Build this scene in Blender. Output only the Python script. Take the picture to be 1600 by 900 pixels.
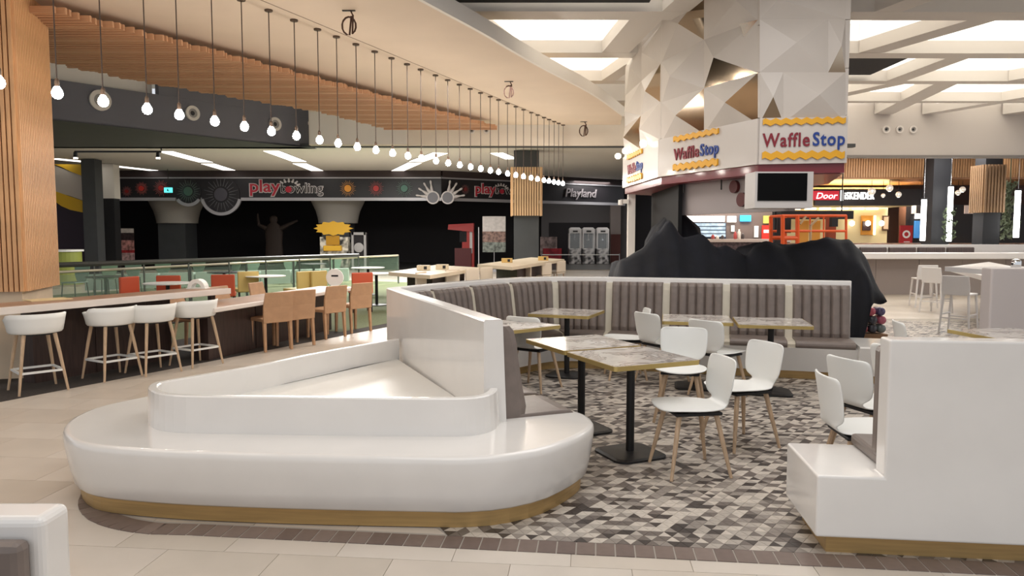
import bpy, bmesh, math, random
from mathutils import Vector, Matrix
random.seed(7)
PI = math.pi
scene = bpy.context.scene
for o in list(bpy.data.objects): bpy.data.objects.remove(o)
COL = scene.collection
# ------------------------------------------------------------------ camera
F, YH, H = 1150.0, 365.0, 1.65          # focal length in pixels of the 1600x900 photo, horizon row, eye height
PITCH = math.atan((450 - YH) / F)
cam_d = bpy.data.cameras.new('camera'); cam = bpy.data.objects.new('camera', cam_d); COL.objects.link(cam)
cam.location = (0, 0, H); cam.rotation_euler = (PI/2 - PITCH, 0, 0)
cam_d.sensor_width = 36; cam_d.lens = 36 * F / 1600; cam_d.clip_end = 200
scene.camera = cam
# ------------------------------------------------------------------ world, lights, exposure
w = bpy.data.worlds.new('world'); scene.world = w; w.use_nodes = True
w.node_tree.nodes['Background'].inputs[0].default_value = (0.94, 0.975, 1.03, 1)
w.node_tree.nodes['Background'].inputs[1].default_value = 0.78
def area(name, loc, size, power, col=(1, .94, .86), rot=(0, 0, 0), sy=None):
    d = bpy.data.lights.new(name, 'AREA'); d.energy = power; d.color = col; d.size = size
    if sy: d.shape = 'RECTANGLE'; d.size_y = sy
    o = bpy.data.objects.new(name, d); COL.objects.link(o); o.location = loc; o.rotation_euler = rot
    return o
# area lamps overhead: coffer downlights over the seating, then those further off
NEU = (1, .99, .985)
area('ceiling_lamp_dining', (2.4, 6.6, 4.85), 3.4, 125, NEU)
area('ceiling_lamp_front', (0.0, 2.2, 4.85), 3.6, 95, NEU)
area('ceiling_lamp_left', (-4.2, 4.6, 4.3), 2.6, 38, (1, .9, .8))
area('ceiling_lamp_right', (8.6, 12.6, 4.82), 3.6, 140, NEU)
area('ceiling_lamp_walk', (-0.6, 12.6, 4.3), 2.2, 150, (1, .97, .94))
area('ceiling_lamp_green', (-5.6, 17.2, 3.7), 2.6, 90, (1, .95, .9))
area('forecourt_fill', (-5.0, 24.5, 4.4), 5.0, 1300, (1, .98, .95), sy=4.0)  # added lamp, not a fitting; its floor bounce brightens the forecourt ceiling
area('ceiling_lamp_outlets', (12.0, 22.2, 4.2), 4.0, 230, (1, .98, .97), sy=1.6)
# cove lights lying on the coffer beams, shining up
area('cove_lamp_right', (9.5, 15.5, 5.12), 9.0, 1150, (1, 1, .97), (PI, 0, 0), 9.0)
area('cove_lamp_middle', (1.2, 13.5, 5.12), 3.0, 300, (1, 1, .97), (PI, 0, 0), 7.0)
area('shop_lamp', (13.6, 27.6, 3.2), 3.5, 260, (1, .93, .80), sy=1.0)
area('shop_lamp_middle', (8.0, 25.4, 3.3), 2.5, 120, (1, .93, .85), sy=1.0)
area('arcade_fill', (4.2, 38.6, 4.35), 2.0, 170, (1, .97, .94))  # added fill to brighten the claw machines, no fitting of the shop
scene.view_settings.view_transform = 'Standard'; scene.view_settings.look = 'None'
scene.view_settings.exposure = 0.0; scene.view_settings.gamma = 1
scene.view_settings.use_curve_mapping = False

# ------------------------------------------------------------------ helpers
def ray(px, py):
    x = (px - 800) / F; y = (450 - py) / F
    return Vector((x, math.cos(PITCH) + y * math.sin(PITCH), -math.sin(PITCH) + y * math.cos(PITCH)))
def at(px, py, z=0.0):                  # plan position of a photo point of known height
    r = ray(px, py); t = (z - H) / r.z
    return (r.x * t, r.y * t)
def zat(px, py, Y):                     # x and height of a photo point of known distance
    r = ray(px, py); t = Y / r.y
    return (r.x * t, H + r.z * t)
def srgb(*c):
    return tuple(((v/255)/12.92 if v/255 <= .04045 else ((v/255+.055)/1.055)**2.4) for v in c)
MATS = {}
def mat(name, col=(.8, .8, .8), rough=.5, metal=0.0, emit=0.0, ecol=None, vary=0.0, scale=8.0, stretch=None,
        bump=0.0, coat=0.0, alpha=1.0, trans=0.0, col2=None, detail=4.0, ior=1.45):
    if name in MATS: return MATS[name]
    m = bpy.data.materials.new(name); m.use_nodes = True
    nt = m.node_tree; b = nt.nodes['Principled BSDF']
    b.inputs['Base Color'].default_value = (*col, 1)
    b.inputs['Roughness'].default_value = rough; b.inputs['Metallic'].default_value = metal
    b.inputs['Coat Weight'].default_value = coat; b.inputs['IOR'].default_value = ior
    b.inputs['Coat Roughness'].default_value = .08
    if trans: b.inputs['Transmission Weight'].default_value = trans
    if alpha < 1: b.inputs['Alpha'].default_value = alpha
    if emit:
        b.inputs['Emission Color'].default_value = (*(ecol or col), 1); b.inputs['Emission Strength'].default_value = emit
    if vary or bump or col2:
        tc = nt.nodes.new('ShaderNodeTexCoord'); mp = nt.nodes.new('ShaderNodeMapping'); no = nt.nodes.new('ShaderNodeTexNoise')
        if stretch: mp.inputs['Scale'].default_value = stretch
        no.inputs['Scale'].default_value = scale; no.inputs['Detail'].default_value = detail
        nt.links.new(tc.outputs['Object'], mp.inputs['Vector']); nt.links.new(mp.outputs['Vector'], no.inputs['Vector'])
        if vary or col2:
            rp = nt.nodes.new('ShaderNodeValToRGB')
            lo = tuple(max(0, c * (1 - vary)) for c in col); hi = col2 if col2 else tuple(min(1, c * (1 + vary)) for c in col)
            rp.color_ramp.elements[0].position = .36; rp.color_ramp.elements[1].position = .64
            rp.color_ramp.elements[0].color = (*lo, 1); rp.color_ramp.elements[1].color = (*hi, 1)
            nt.links.new(no.outputs['Fac'], rp.inputs['Fac']); nt.links.new(rp.outputs['Color'], b.inputs['Base Color'])
        if bump:
            bp = nt.nodes.new('ShaderNodeBump'); bp.inputs['Strength'].default_value = bump; bp.inputs['Distance'].default_value = .01
            nt.links.new(no.outputs['Fac'], bp.inputs['Height']); nt.links.new(bp.outputs['Normal'], b.inputs['Normal'])
    MATS[name] = m
    return m

class MB:
    """collects faces for one mesh object"""
    def __init__(s): s.v = []; s.f = []; s.m = []
    def add(s, v, f, m=0):
        n = len(s.v); s.v += [tuple(p) for p in v]; s.f += [tuple(i + n for i in q) for q in f]; s.m += [m] * len(f); return s
    def box(s, cx, cy, cz, sx, sy, sz, rz=0, m=0):
        c, si = math.cos(rz), math.sin(rz); v = []
        for z in (-.5, .5):
            for x, y in ((-.5, -.5), (.5, -.5), (.5, .5), (-.5, .5)):
                a, b = x * sx, y * sy; v.append((cx + a*c - b*si, cy + a*si + b*c, cz + z*sz))
        return s.add(v, [(3, 2, 1, 0), (4, 5, 6, 7), (0, 1, 5, 4), (1, 2, 6, 5), (2, 3, 7, 6), (3, 0, 4, 7)], m)
    def prism(s, poly, z0, z1, m=0, poly_top=None):
        n = len(poly); pt = poly_top or poly
        if sum(poly[i][0]*poly[(i+1) % n][1] - poly[(i+1) % n][0]*poly[i][1] for i in range(n)) < 0:
            poly = poly[::-1]; pt = pt[::-1]
        v = [(x, y, z0) for x, y in poly] + [(x, y, z1) for x, y in pt]
        f = [tuple(range(n))[::-1], tuple(range(n, 2*n))] + [(i, (i+1) % n, n + (i+1) % n, n + i) for i in range(n)]
        return s.add(v, f, m)
    def tube(s, pts, r, n=8, m=0, cap=True):
        pts = [Vector(p) for p in pts]; rs = r if isinstance(r, (list, tuple)) else [r] * len(pts); v = []; f = []
        up = Vector((0, 0, 1)); prev = None
        for i, p in enumerate(pts):
            d = (pts[min(i+1, len(pts)-1)] - pts[max(i-1, 0)]).normalized()
            a = d.cross(up) if abs(d.z) < .95 else d.cross(Vector((0, 1, 0)))
            if prev is not None and a.dot(prev) < 0: a = -a
            a.normalize(); b = a.cross(d).normalized(); prev = a
            for k in range(n):
                t = 2 * PI * k / n; v.append(p + (a * math.cos(t) + b * math.sin(t)) * rs[i])
        for i in range(len(pts) - 1):
            for k in range(n): f.append((i*n + k, i*n + (k+1) % n, (i+1)*n + (k+1) % n, (i+1)*n + k))
        if cap: f += [tuple(range(n))[::-1], tuple(range((len(pts)-1)*n, len(pts)*n))]
        return s.add(v, f, m)
    def lathe(s, prof, n=20, c=(0, 0, 0), m=0, cap=True):
        v = []; f = []
        for r, z in prof:
            for k in range(n):
                t = 2*PI*k/n; v.append((c[0] + r*math.cos(t), c[1] + r*math.sin(t), c[2] + z))
        for i in range(len(prof)-1):
            for k in range(n): f.append((i*n+k, i*n+(k+1) % n, (i+1)*n+(k+1) % n, (i+1)*n+k))
        if cap: f += [tuple(range(n))[::-1], tuple(range((len(prof)-1)*n, len(prof)*n))]
        return s.add(v, f, m)
    def rings(s, rings, closed=True, cap=True, m=0):
        n = len(rings[0]); v = [p for r in rings for p in r]; f = []
        for i in range(len(rings)-1):
            for k in range(n if closed else n-1): f.append((i*n+k, i*n+(k+1) % n, (i+1)*n+(k+1) % n, (i+1)*n+k))
        if cap and closed: f += [tuple(range(n))[::-1], tuple(range((len(rings)-1)*n, len(rings)*n))]
        return s.add(v, f, m)
    def mesh(s, name, mats, smooth=False):
        me = bpy.data.meshes.new(name); me.from_pydata(s.v, [], s.f)
        for m in (mats if isinstance(mats, (list, tuple)) else [mats]): me.materials.append(m)
        if any(s.m): me.polygons.foreach_set('material_index', s.m)
        bm = bmesh.new(); bm.from_mesh(me); bmesh.ops.recalc_face_normals(bm, faces=bm.faces); bm.to_mesh(me); bm.free()
        if smooth: me.polygons.foreach_set('use_smooth', [True]*len(me.polygons))
        return me
def link(name, me, parent=None, loc=(0, 0, 0), rz=0, scale=None, kind=None, rot=None):
    o = bpy.data.objects.new(name, me); COL.objects.link(o); o.location = loc; o.rotation_euler = rot or (0, 0, rz)
    if scale: o.scale = scale
    if parent: o.parent = parent
    if kind: o['kind'] = kind
    return o
def ob(name, mb, mats, parent=None, loc=(0, 0, 0), rz=0, smooth=False, bevel=0.0, seg=2, kind=None, subsurf=0, solid=0.0, rot=None):
    o = link(name, mb.mesh(name, mats, smooth), parent, loc, rz, kind=kind, rot=rot)
    if solid: md = o.modifiers.new('solid', 'SOLIDIFY'); md.thickness = solid; md.offset = 0
    if bevel:
        md = o.modifiers.new('bevel', 'BEVEL'); md.width = bevel; md.segments = seg; md.limit_method = 'ANGLE'; md.angle_limit = .6
        md.harden_normals = False
    if subsurf: md = o.modifiers.new('sub', 'SUBSURF'); md.levels = subsurf; md.render_levels = subsurf
    return o
def tag(o, label, cat=None, group=None, kind=None):
    o['label'] = label
    if cat: o['category'] = cat
    if group: o['group'] = group
    if kind: o['kind'] = kind
    return o
def thing(name, label, cat, loc=(0, 0, 0), rz=0, group=None, kind=None):
    o = bpy.data.objects.new(name, None); COL.objects.link(o); o.location = loc; o.rotation_euler = (0, 0, rz)
    o.empty_display_size = .1
    return tag(o, label, cat, group, kind)
def dup(root, loc, rz, label, group=None):
    r = root.copy(); COL.objects.link(r); r.location = loc; r.rotation_euler = (0, 0, rz); r['label'] = label
    if group: r['group'] = group
    def rec(a, b):
        for ch in [c for c in a.children]:
            k = ch.copy(); COL.objects.link(k); k.parent = b; rec(ch, k)
    rec(root, r)
    return r
class Spawn:
    """first call moves the prototype itself, later calls copy it"""
    def __init__(s, root): s.root = root; s.used = False
    def __call__(s, loc, rz, label, group=None):
        if not s.used:
            s.used = True; r = s.root; r.location = loc; r.rotation_euler = (0, 0, rz); r['label'] = label
            if group: r['group'] = group
            return r
        return dup(s.root, loc, rz, label, group)
ORD = ['first', 'second', 'third', 'fourth', 'fifth', 'sixth', 'seventh', 'eighth', 'ninth', 'tenth', 'eleventh', 'twelfth', 'thirteenth',
       'fourteenth', 'fifteenth', 'sixteenth', 'seventeenth', 'eighteenth', 'nineteenth', 'twentieth', 'twenty-first', 'twenty-second',
       'twenty-third', 'twenty-fourth', 'twenty-fifth', 'twenty-sixth', 'twenty-seventh', 'twenty-eighth', 'twenty-ninth', 'thirtieth',
       'thirty-first', 'thirty-second', 'thirty-third', 'thirty-fourth', 'thirty-fifth']
class Face:
    """a vertical plane through two plan points, left to right as seen"""
    def __init__(s, A, B):
        s.A = Vector((A[0], A[1], 0)); s.d = Vector((B[0]-A[0], B[1]-A[1], 0)); s.L = s.d.length; s.d.normalize()
        s.n = Vector((s.d.y, -s.d.x, 0))
    def pt(s, u, z, o=0.0):
        p = s.A + s.d*u + s.n*o; return Vector((p.x, p.y, z))
    def uz(s, px, py):
        r = ray(px, py); C = Vector((0, 0, H)); t = (s.A - C).dot(s.n) / r.dot(s.n); p = C + r*t
        return ((p - s.A).dot(s.d), p.z)
    def poly(s, mb, pts, o0, o1, m=0):
        n = len(pts); v = [s.pt(u, z, o0) for u, z in pts] + [s.pt(u, z, o1) for u, z in pts]
        mb.add(v, [tuple(range(n))[::-1], tuple(range(n, 2*n))] + [(i, (i+1) % n, n+(i+1) % n, n+i) for i in range(n)], m); return mb
    def rect(s, mb, u0, u1, z0, z1, o0, o1, m=0): return s.poly(mb, [(u0, z0), (u1, z0), (u1, z1), (u0, z1)], o0, o1, m)
    def disc(s, mb, u, z, r, o0, o1, n=20, m=0): return s.poly(mb, [(u+r*math.cos(2*PI*k/n), z+r*math.sin(2*PI*k/n)) for k in range(n)], o0, o1, m)
    def ring(s, mb, u, z, r0, r1, o0, o1, n=24, a0=0, a1=2*PI, m=0):
        for k in range(n):
            a, b = a0+(a1-a0)*k/n, a0+(a1-a0)*(k+1)/n
            s.poly(mb, [(u+r0*math.cos(a), z+r0*math.sin(a)), (u+r1*math.cos(a), z+r1*math.sin(a)),
                        (u+r1*math.cos(b), z+r1*math.sin(b)), (u+r0*math.cos(b), z+r0*math.sin(b))], o0, o1, m)
        return mb
def text_pts(s, bold=0.0, shear=0.0, space=1.0):
    cu = bpy.data.curves.new('lettering', 'FONT'); cu.body = s; cu.size = 1; cu.offset = bold; cu.shear = shear; cu.resolution_u = 3; cu.space_character = space
    cu.extrude = .5; o = bpy.data.objects.new('lettering', cu); COL.objects.link(o)
    dg = bpy.context.evaluated_depsgraph_get(); me = bpy.data.meshes.new_from_object(o.evaluated_get(dg))
    bpy.data.objects.remove(o); bpy.data.curves.remove(cu)
    return me
def sign_text(name, s, m, parent, face, u0, u1, z0, z1, o0, o1, bold=0.0, shear=0.0, space=1.0):
    """flat extruded lettering fitted into a rectangle of a face"""
    me = text_pts(s, bold, shear, space); xs = [v.co.x for v in me.vertices]; ys = [v.co.y for v in me.vertices]
    x0, x1, y0, y1 = min(xs), max(xs), min(ys), max(ys)
    for v in me.vertices:
        p = face.pt(u0 + (v.co.x-x0)/(x1-x0)*(u1-u0), z0 + (v.co.y-y0)/(y1-y0)*(z1-z0), o0 if v.co.z < 0 else o1); v.co = p
    me.materials.clear(); me.materials.append(m)
    return link(name, me, parent)
def inpoly(x, y, P):
    r = False; n = len(P)
    for i in range(n):
        (x1, y1), (x2, y2) = P[i], P[(i+1) % n]
        if (y1 > y) != (y2 > y) and x < (x2-x1)*(y-y1)/(y2-y1) + x1: r = not r
    return r
def offset_path(P, d):
    """parallel of an open polyline, positive to the right of travel"""
    out = []
    for i, p in enumerate(P):
        a = Vector(P[max(i-1, 0)]); b = Vector(P[i]); c = Vector(P[min(i+1, len(P)-1)])
        d1 = (b-a).normalized() if i > 0 else (c-b).normalized(); d2 = (c-b).normalized() if i < len(P)-1 else d1
        n1 = Vector((d1.y, -d1.x)); n2 = Vector((d2.y, -d2.x)); n = (n1+n2).normalized(); k = d / max(.35, n.dot(n1))
        out.append((b.x + n.x*k, b.y + n.y*k))
    return out
def smooth_poly(P, it=2, closed=False):
    for _ in range(it):
        Q = [] if closed else [P[0]]
        n = len(P)
        for i in range(n if closed else n-1):
            a, b = P[i], P[(i+1) % n]
            Q += [(a[0]*.75+b[0]*.25, a[1]*.75+b[1]*.25), (a[0]*.25+b[0]*.75, a[1]*.25+b[1]*.75)]
        if not closed: Q.append(P[-1])
        P = Q
    return P
def arclen(P):
    s = [0]
    for i in range(1, len(P)): s.append(s[-1] + math.dist(P[i-1], P[i]))
    return s
def path_at(P, S, s):
    s = max(0, min(S[-1]-1e-6, s))
    for i in range(1, len(P)):
        if S[i] >= s:
            t = (s-S[i-1])/(S[i]-S[i-1]); a, b = Vector(P[i-1]), Vector(P[i]); d = (b-a).normalized()
            return a.lerp(b, t), d
# ------------------------------------------------------------------ shared materials
WHITE = mat('white_solid_surface', srgb(232, 228, 223), .17, coat=.3, vary=.02, scale=3)
WHITEM = mat('white_paint', srgb(226, 220, 212), .55)
CREAM = mat('cream_plaster', srgb(224, 213, 198), .7, vary=.03, scale=1.5)
SHELL = mat('white_plastic', srgb(236, 236, 232), .38)
BLACK = mat('black_metal', srgb(26, 25, 26), .45)
DARKPL = mat('dark_plastic', srgb(38, 38, 40), .5)
GOLD = mat('brushed_brass', srgb(190, 158, 106), .4, .5, vary=.08, scale=3, stretch=(1, 1, 20))
OAK = mat('pale_oak', srgb(196, 168, 138), .5, vary=.12, scale=9, stretch=(6, 6, .7))
SLAT = mat('warm_wood', srgb(214, 166, 120), .5, vary=.14, scale=5, stretch=(5, 5, .5))
SLATX = mat('canopy_wood', srgb(196, 150, 114), .55, vary=.14, scale=4, stretch=(.5, 6, 6))
LEATH = mat('taupe_leather', srgb(122, 110, 103), .42, vary=.06, scale=14, bump=.08)
STRIP = mat('cream_leather', srgb(205, 196, 178), .45, vary=.03, scale=10)
DKWOOD = mat('dark_veneer', srgb(62, 46, 42), .5, vary=.2, scale=6, stretch=(6, 6, .6))
CHAR = mat('charcoal_paint', srgb(68, 70, 72), .6, vary=.05, scale=2)
NEARBLK = mat('black_interior', srgb(33, 29, 32), .75)
CHROME = mat('chrome', (.75, .75, .75), .12, 1.0)
RED = mat('red_paint', srgb(170, 30, 34), .45)
# ================================================================== FLOOR
floor = tag(ob('floor', MB().box(0, 22, -.06, 60, 60, .108), mat('grout', srgb(168, 152, 134), .8)), 'hall floor of pale beige tiles with a patterned mosaic island', kind='structure')
TILE = [mat('beige_tile_%d' % k, srgb(*c), .3, vary=.04, scale=2.5) for k, c in enumerate([(204, 193, 180), (198, 187, 173), (210, 200, 188)])]
rowd = math.radians(-5.5); cR, sR = math.cos(rowd), math.sin(rowd)
def rot(x, y): return (x*cR - y*sR, x*sR + y*cR)
TW, TD, TG = .60, .47, .003
tile_me = [MB().box(0, 0, -.003, TW-TG, TD-TG, .006).mesh('tile', m) for m in TILE]
MOS = [(-.62, 4.3), (-.36, 3.93), (0, 3.87), (9.5, 2.78), (9.5, 14.2), (4.3, 14.2), (4.02, 8.6), (1.25, 9.4), (.45, 9.5), (-.25, 8.98), (-1.25, 7.45), (-.1, 4.62)]
near = []; rest = MB()
for j in range(-1, 68):
    for i in range(-26, 26):
        x0, y0 = i*TW + (.5*TW if j % 2 else 0) - .05, 2.38 + j*TD
        x, y = rot(x0, y0)
        if y > 33 or y < 1.8 or abs(x) > .8*y + 1.5: continue
        if all(inpoly(x+a, y+b, MOS) for a in (-.4, .4) for b in (-.3, .3)): continue
        px = 800 + F*x/max(y, .5)
        vis = -40 < px < 1640 and y > 3.0 and not (x > 2.2 and y < 14) and not (-1.6 < x < 0.3 and 4.9 < y < 9) and y < 13 and x > -7 and not (x < -3.9 and y > 9.6)
        if vis and len(near) < 300: near.append((y, x, y)); link('tile', tile_me[random.randrange(3)], floor, (x, y, 0), rowd)
        else: rest.box(x, y, -.003, TW-TG, TD-TG, .006, rowd, random.randrange(3))
ob('tile_field', rest, TILE, floor, kind='stuff')
# mosaic island
GROUT2 = mat('mosaic_grout', srgb(172, 164, 154), .8)
ob('mosaic_bed', MB().prism(MOS, -.004, .002), GROUT2, floor)
MT = [mat('mosaic_tile_%d' % k, srgb(*c), .35, vary=.10, scale=30, stretch=(1, 6, 1)) for k, c in
      enumerate([(202, 192, 180), (176, 167, 157), (146, 137, 129), (112, 103, 97), (70, 63, 60)])]
MA = math.radians(-6.6); ux, uy = math.cos(MA), math.sin(MA); vx, vy = -uy, ux
S, TH = .076, .063
def trip(i, j, upw):
    bx, by = (i + .5*(j % 2))*S, j*TH
    q = [(bx, by), (bx+S, by), (bx+S/2, by+TH)] if upw else [(bx+S/2, by+TH), (bx+S*1.5, by+TH), (bx+S, by)]
    cx, cy = sum(p[0] for p in q)/3, sum(p[1] for p in q)/3; k = .955
    q = [((p[0]-cx)*k, (p[1]-cy)*k) for p in q]
    return (cx*ux + cy*vx, cx*uy + cy*vy), [(a*ux + b*vx, a*uy + b*vy) for a, b in q]
tri_me = {}
for upw in (0, 1):
    for k in range(5): tri_me[upw, k] = MB().prism(trip(0, 0, upw)[1], .0, .005).mesh('mosaic_tile', MT[k])
tris = []
for j in range(20, 232):
    for i in range(-50, 166):
        same = random.random() < .42; c0 = random.choices(range(5), (30, 20, 18, 16, 14))[0]
        for upw in (1, 0):
            c = c0 if (upw or same) else random.choices(range(5), (26, 20, 16, 18, 18))[0]
            (cx, cy), q = trip(i, j, upw)
            if cx > 3 and cy > 9.2 and cx < cy*.4: continue
            if inpoly(cx, cy, MOS): tris.append((cy, cx, q, c, upw))
tris.sort(key=lambda t: t[0]); n_ind = 0; bulk = MB()
for cy, cx, q, c, upw in tris:
    vis = cx > .05 + max(0, (cy-3.9))*.2 and cx < 1.78 and cy > 3.8
    if vis and n_ind < 300:
        n_ind += 1; link('mosaic_tile', tri_me[upw, c], floor, (cx, cy, 0))
    else: bulk.prism([(cx+a, cy+b) for a, b in q], .0, .005, c)
ob('mosaic_tiles', bulk, MT, floor, kind='stuff')
# brown tile border of the island
BRN = [mat('brown_border_tile_%d' % k, srgb(*c), .4, vary=.08, scale=12) for k, c in enumerate([(122, 106, 98), (114, 98, 91), (130, 114, 106)])]
bpath = [(9.0, 3.72-.115*9.0), (-1.75, 3.72+.115*1.75)]
arc = [(-1.86 + .92*math.cos(a), 4.86 + .93*math.sin(a)) for a in [math.radians(264 - 5.2*k) for k in range(17)]]
bl = bpath[:1] + [(9.0 + (bpath[1][0]-9.0)*k/40, bpath[0][1] + (bpath[1][1]-bpath[0][1])*k/40) for k in range(1, 41)] + arc
BS = arclen(bl); s0 = 0.0; me_b = {}
ob('border_bed', MB().prism(bl + offset_path(bl, .17)[::-1], -.004, .0015), GROUT2, floor)
bm_ = [MB().box(0, .073, .002, .094, .146, .005).mesh('border_tile', m) for m in BRN]
while s0 < BS[-1] - .1:
    p, d = path_at(bl, BS, s0 + .05)
    if p.x < 3.2: link('border_tile', bm_[random.randrange(3)], floor, (p.x, p.y, 0), math.atan2(-d.y, -d.x))
    s0 += .1015
# dark carpet and green turf zone behind the bar
DARKC = mat('dark_carpet', srgb(62, 56, 52), .9, vary=.15, scale=30, bump=.1)
TURF = mat('green_carpet', srgb(104, 112, 80), .9, vary=.15, scale=40, bump=.15)
l0, l1 = at(-60, 640), at(600, 512)
dv = Vector((l1[0]-l0[0], l1[1]-l0[1])).normalized()
far = (l0[0]+dv.x*15, l0[1]+dv.y*15); nl = Vector((-dv.y, dv.x))
def strip(a0, a1, s0, s1): return [(l0[0]+dv.x*s+nl.x*a, l0[1]+dv.y*s+nl.y*a) for s, a in ((s0, a0), (s1, a0), (s1, a1), (s0, a1))]
ob('dark_carpet', MB().prism(strip(0, 2.0, -1.5, 12.5), -.004, .004), DARKC, floor)
ob('green_carpet', MB().prism(strip(2.0, 12, -1.5, 17), -.004, .004), TURF, floor)
ob('green_carpet_patch', MB().prism(strip(.3, 2.0, 5.9, 13.4), .0, .0055), TURF, floor)
ob('bowling_floor', MB().prism([(-26, 33.6), (12, 33.6), (12, 48), (-26, 48)], -.004, .003), mat('dark_floor', srgb(70, 68, 66), .35), floor)

# ================================================================== CEILINGS
edge = [at(*p, 4.4) for p in ((560, -50), (652, 0), (756, 55), (800, 82), (860, 115), (925, 147), (972, 182))]
edge = smooth_poly(edge, 2)
SOF = mat('beige_soffit', srgb(218, 200, 180), .75, vary=.03, scale=.8)
cl = [at(*p, 4.25) for p in ((600, 198), (500, 172), (225, 125), (97, 98))]       # left outline of the wood canopy
soff = edge + [(2.75, 18.9), (-3.0, 18.9)] + [(x+.5, y) for x, y in cl] + [(-7.6, 10.2), (-8.6, 8.0), (-7.5, 3.0), (-2.6, 3.0)]
ceiling = tag(ob('ceiling', MB().prism(soff, 4.4, 4.46), SOF), 'curved beige dropped ceiling over the bar with the pendant row', kind='structure')
fas = edge + offset_path(edge, .05)[::-1]
ob('soffit_edge', MB().prism(fas, 4.4, 4.62), WHITEM, ceiling)
ob('ceiling_groove', MB().tube([(*at(400, -3, 4.397), 4.3985), (*at(881, 196, 4.397), 4.3985)], .006, 4), mat('groove_grey', srgb(150, 132, 116), .8), ceiling)
# upper ceiling and coffer lattice
UP = mat('coffer_white', srgb(228, 222, 210), .7)
upper = tag(ob('ceiling', MB().box(2, 10.5, 5.86, 32, 22, .12), UP), 'white coffered upper ceiling with lattice beams', kind='structure')
BEAM = mat('beam_grey_white', srgb(206, 200, 194), .7)
def beam(pts, z0=4.9, z1=5.42): ob('beam', MB().prism(pts, z0, z1), BEAM, upper)
for y0, y1 in ((11.05, 11.48), (13.53, 13.92), (15.95, 16.28), (18.32, 18.6)):
    beam([(-1.6 if y0 < 12 else -.5, y0), (16.5, y0+.1), (16.5, y1+.1), (-1.6 if y0 < 12 else -.5, y1)])
def diag(a, b, wd=.44): beam([a, (a[0]+wd, a[1]), (b[0]+wd, b[1]), b], 4.902, 5.40)
diag((6.26, 13.55), (6.98, 11.5)); diag((8.0, 16.0), (8.08, 13.92), .42); diag((7.3, 18.35), (8.2, 16.25), .4); diag((9.9, 20.4), (9.2, 16.3), .5)
diag((11.2, 20.4), (12.9, 16.3), .4); diag((13.4, 20.4), (14.4, 18.4), .4); diag((10.6, 16.0), (11.6, 13.95), .4); diag((9.6, 13.5), (10.4, 11.5), .4)
diag((1.62, 13.55), (1.8, 11.4), .5); diag((1.9, 16.0), (2.3, 13.9), .3); diag((-.2, 13.5), (-.9, 11.4), .3); diag((5.3, 11.2), (6.2, 8.0), .4); diag((2.2, 11.1), (2.6, 8.0), .4)
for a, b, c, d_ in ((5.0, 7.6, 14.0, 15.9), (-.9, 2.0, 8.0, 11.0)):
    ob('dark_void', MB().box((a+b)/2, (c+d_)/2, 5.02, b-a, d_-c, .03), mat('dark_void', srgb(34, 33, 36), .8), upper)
# bulkhead walls round the hall
bul = [at(*p, 3.92) for p in ((-60, 172), (85, 187), (250, 205), (400, 222), (495, 232))]
SLATE = mat('slate_blue_paint', srgb(104, 104, 112), .65, vary=.03, scale=1)
wl = tag(ob('wall_left', MB().prism(bul + offset_path(bul, -.15)[::-1], 3.92, 4.72), SLATE), 'curved slate grey bulkhead wall above the bowling forecourt', kind='structure')
ob('upper_wall', MB().prism(offset_path(bul[:3], -.3) + offset_path(bul[:3], -.45)[::-1], 4.72, 5.8), WHITEM, wl)
ob('upper_bulkhead', MB().prism(bul[2:] + offset_path(bul[2:], -.15)[::-1], 4.722, 5.75), SLATE, wl)
b4 = bul[-1]
ob('bulkhead_underside', MB().prism(bul + [(b4[0], 19.7), (-14, 19.7)], 3.91, 3.94), CHAR, wl)
wb = tag(ob('wall_back', MB().prism([(b4[0], 19.15), (3.2, 19.15), (3.2, 19.35), (b4[0], 19.35)], 3.92, 5.8), CREAM), 'cream bulkhead wall across the end of the hall', kind='structure')
ob('bulkhead_trim', MB().box(-3, 19.6, 3.955, 24, .2, .09), CHAR, wb)
ob('white_return', MB().prism([(b4[0]+.02, 19.12), (at(640, 230, 3.92)[0], 19.12), (at(640, 230, 3.92)[0], 19.16), (b4[0]+.02, 19.16)], 3.94, 4.75), WHITEM, wb)
wr = tag(ob('wall_right', MB().prism([(3.2, 20.4), (17, 20.5), (17, 20.75), (3.2, 20.65)], 3.80, 5.8), mat('grey_white_paint', srgb(198, 190, 184), .65)), 'grey white bulkhead wall over the right hand food outlets', kind='structure')
ob('bulkhead_trim', MB().prism([(3.2, 20.36), (17, 20.46), (17, 20.8), (3.2, 20.7)], 3.74, 3.80), mat('grey_trim', srgb(130, 124, 120), .6), wr)
# forecourt ceiling in front of the bowling hall
fc = tag(ob('ceiling', MB().prism([(-26, 19.7), (5, 19.7), (9.5, 46), (-26, 46)], 4.52, 4.6), mat('forecourt_cream', srgb(216, 212, 204), .7)), 'flat cream forecourt ceiling before the bowling entrance', kind='structure')
# right outlet ceiling
rc = tag(ob('ceiling', MB().prism([(4, 20.7), (28, 20.7), (28, 36), (6, 36)], 4.30, 4.36), mat('outlet_ceiling', srgb(206, 196, 182), .7)), 'pale flat ceiling above the right hand food outlets', kind='structure')
for a, b in (((1443, 243), (1480, 238)), ((1565, 241), (1600, 238))):
    q0, q1 = at(*a, 4.29), at(*b, 4.29); ob('light_panel', MB().prism([q0, (q1[0], q0[1]), q1, (q0[0], q1[1])], 4.285, 4.295), mat('panel_glow', (1, .97, .9), .5, emit=3.0), rc)
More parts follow.
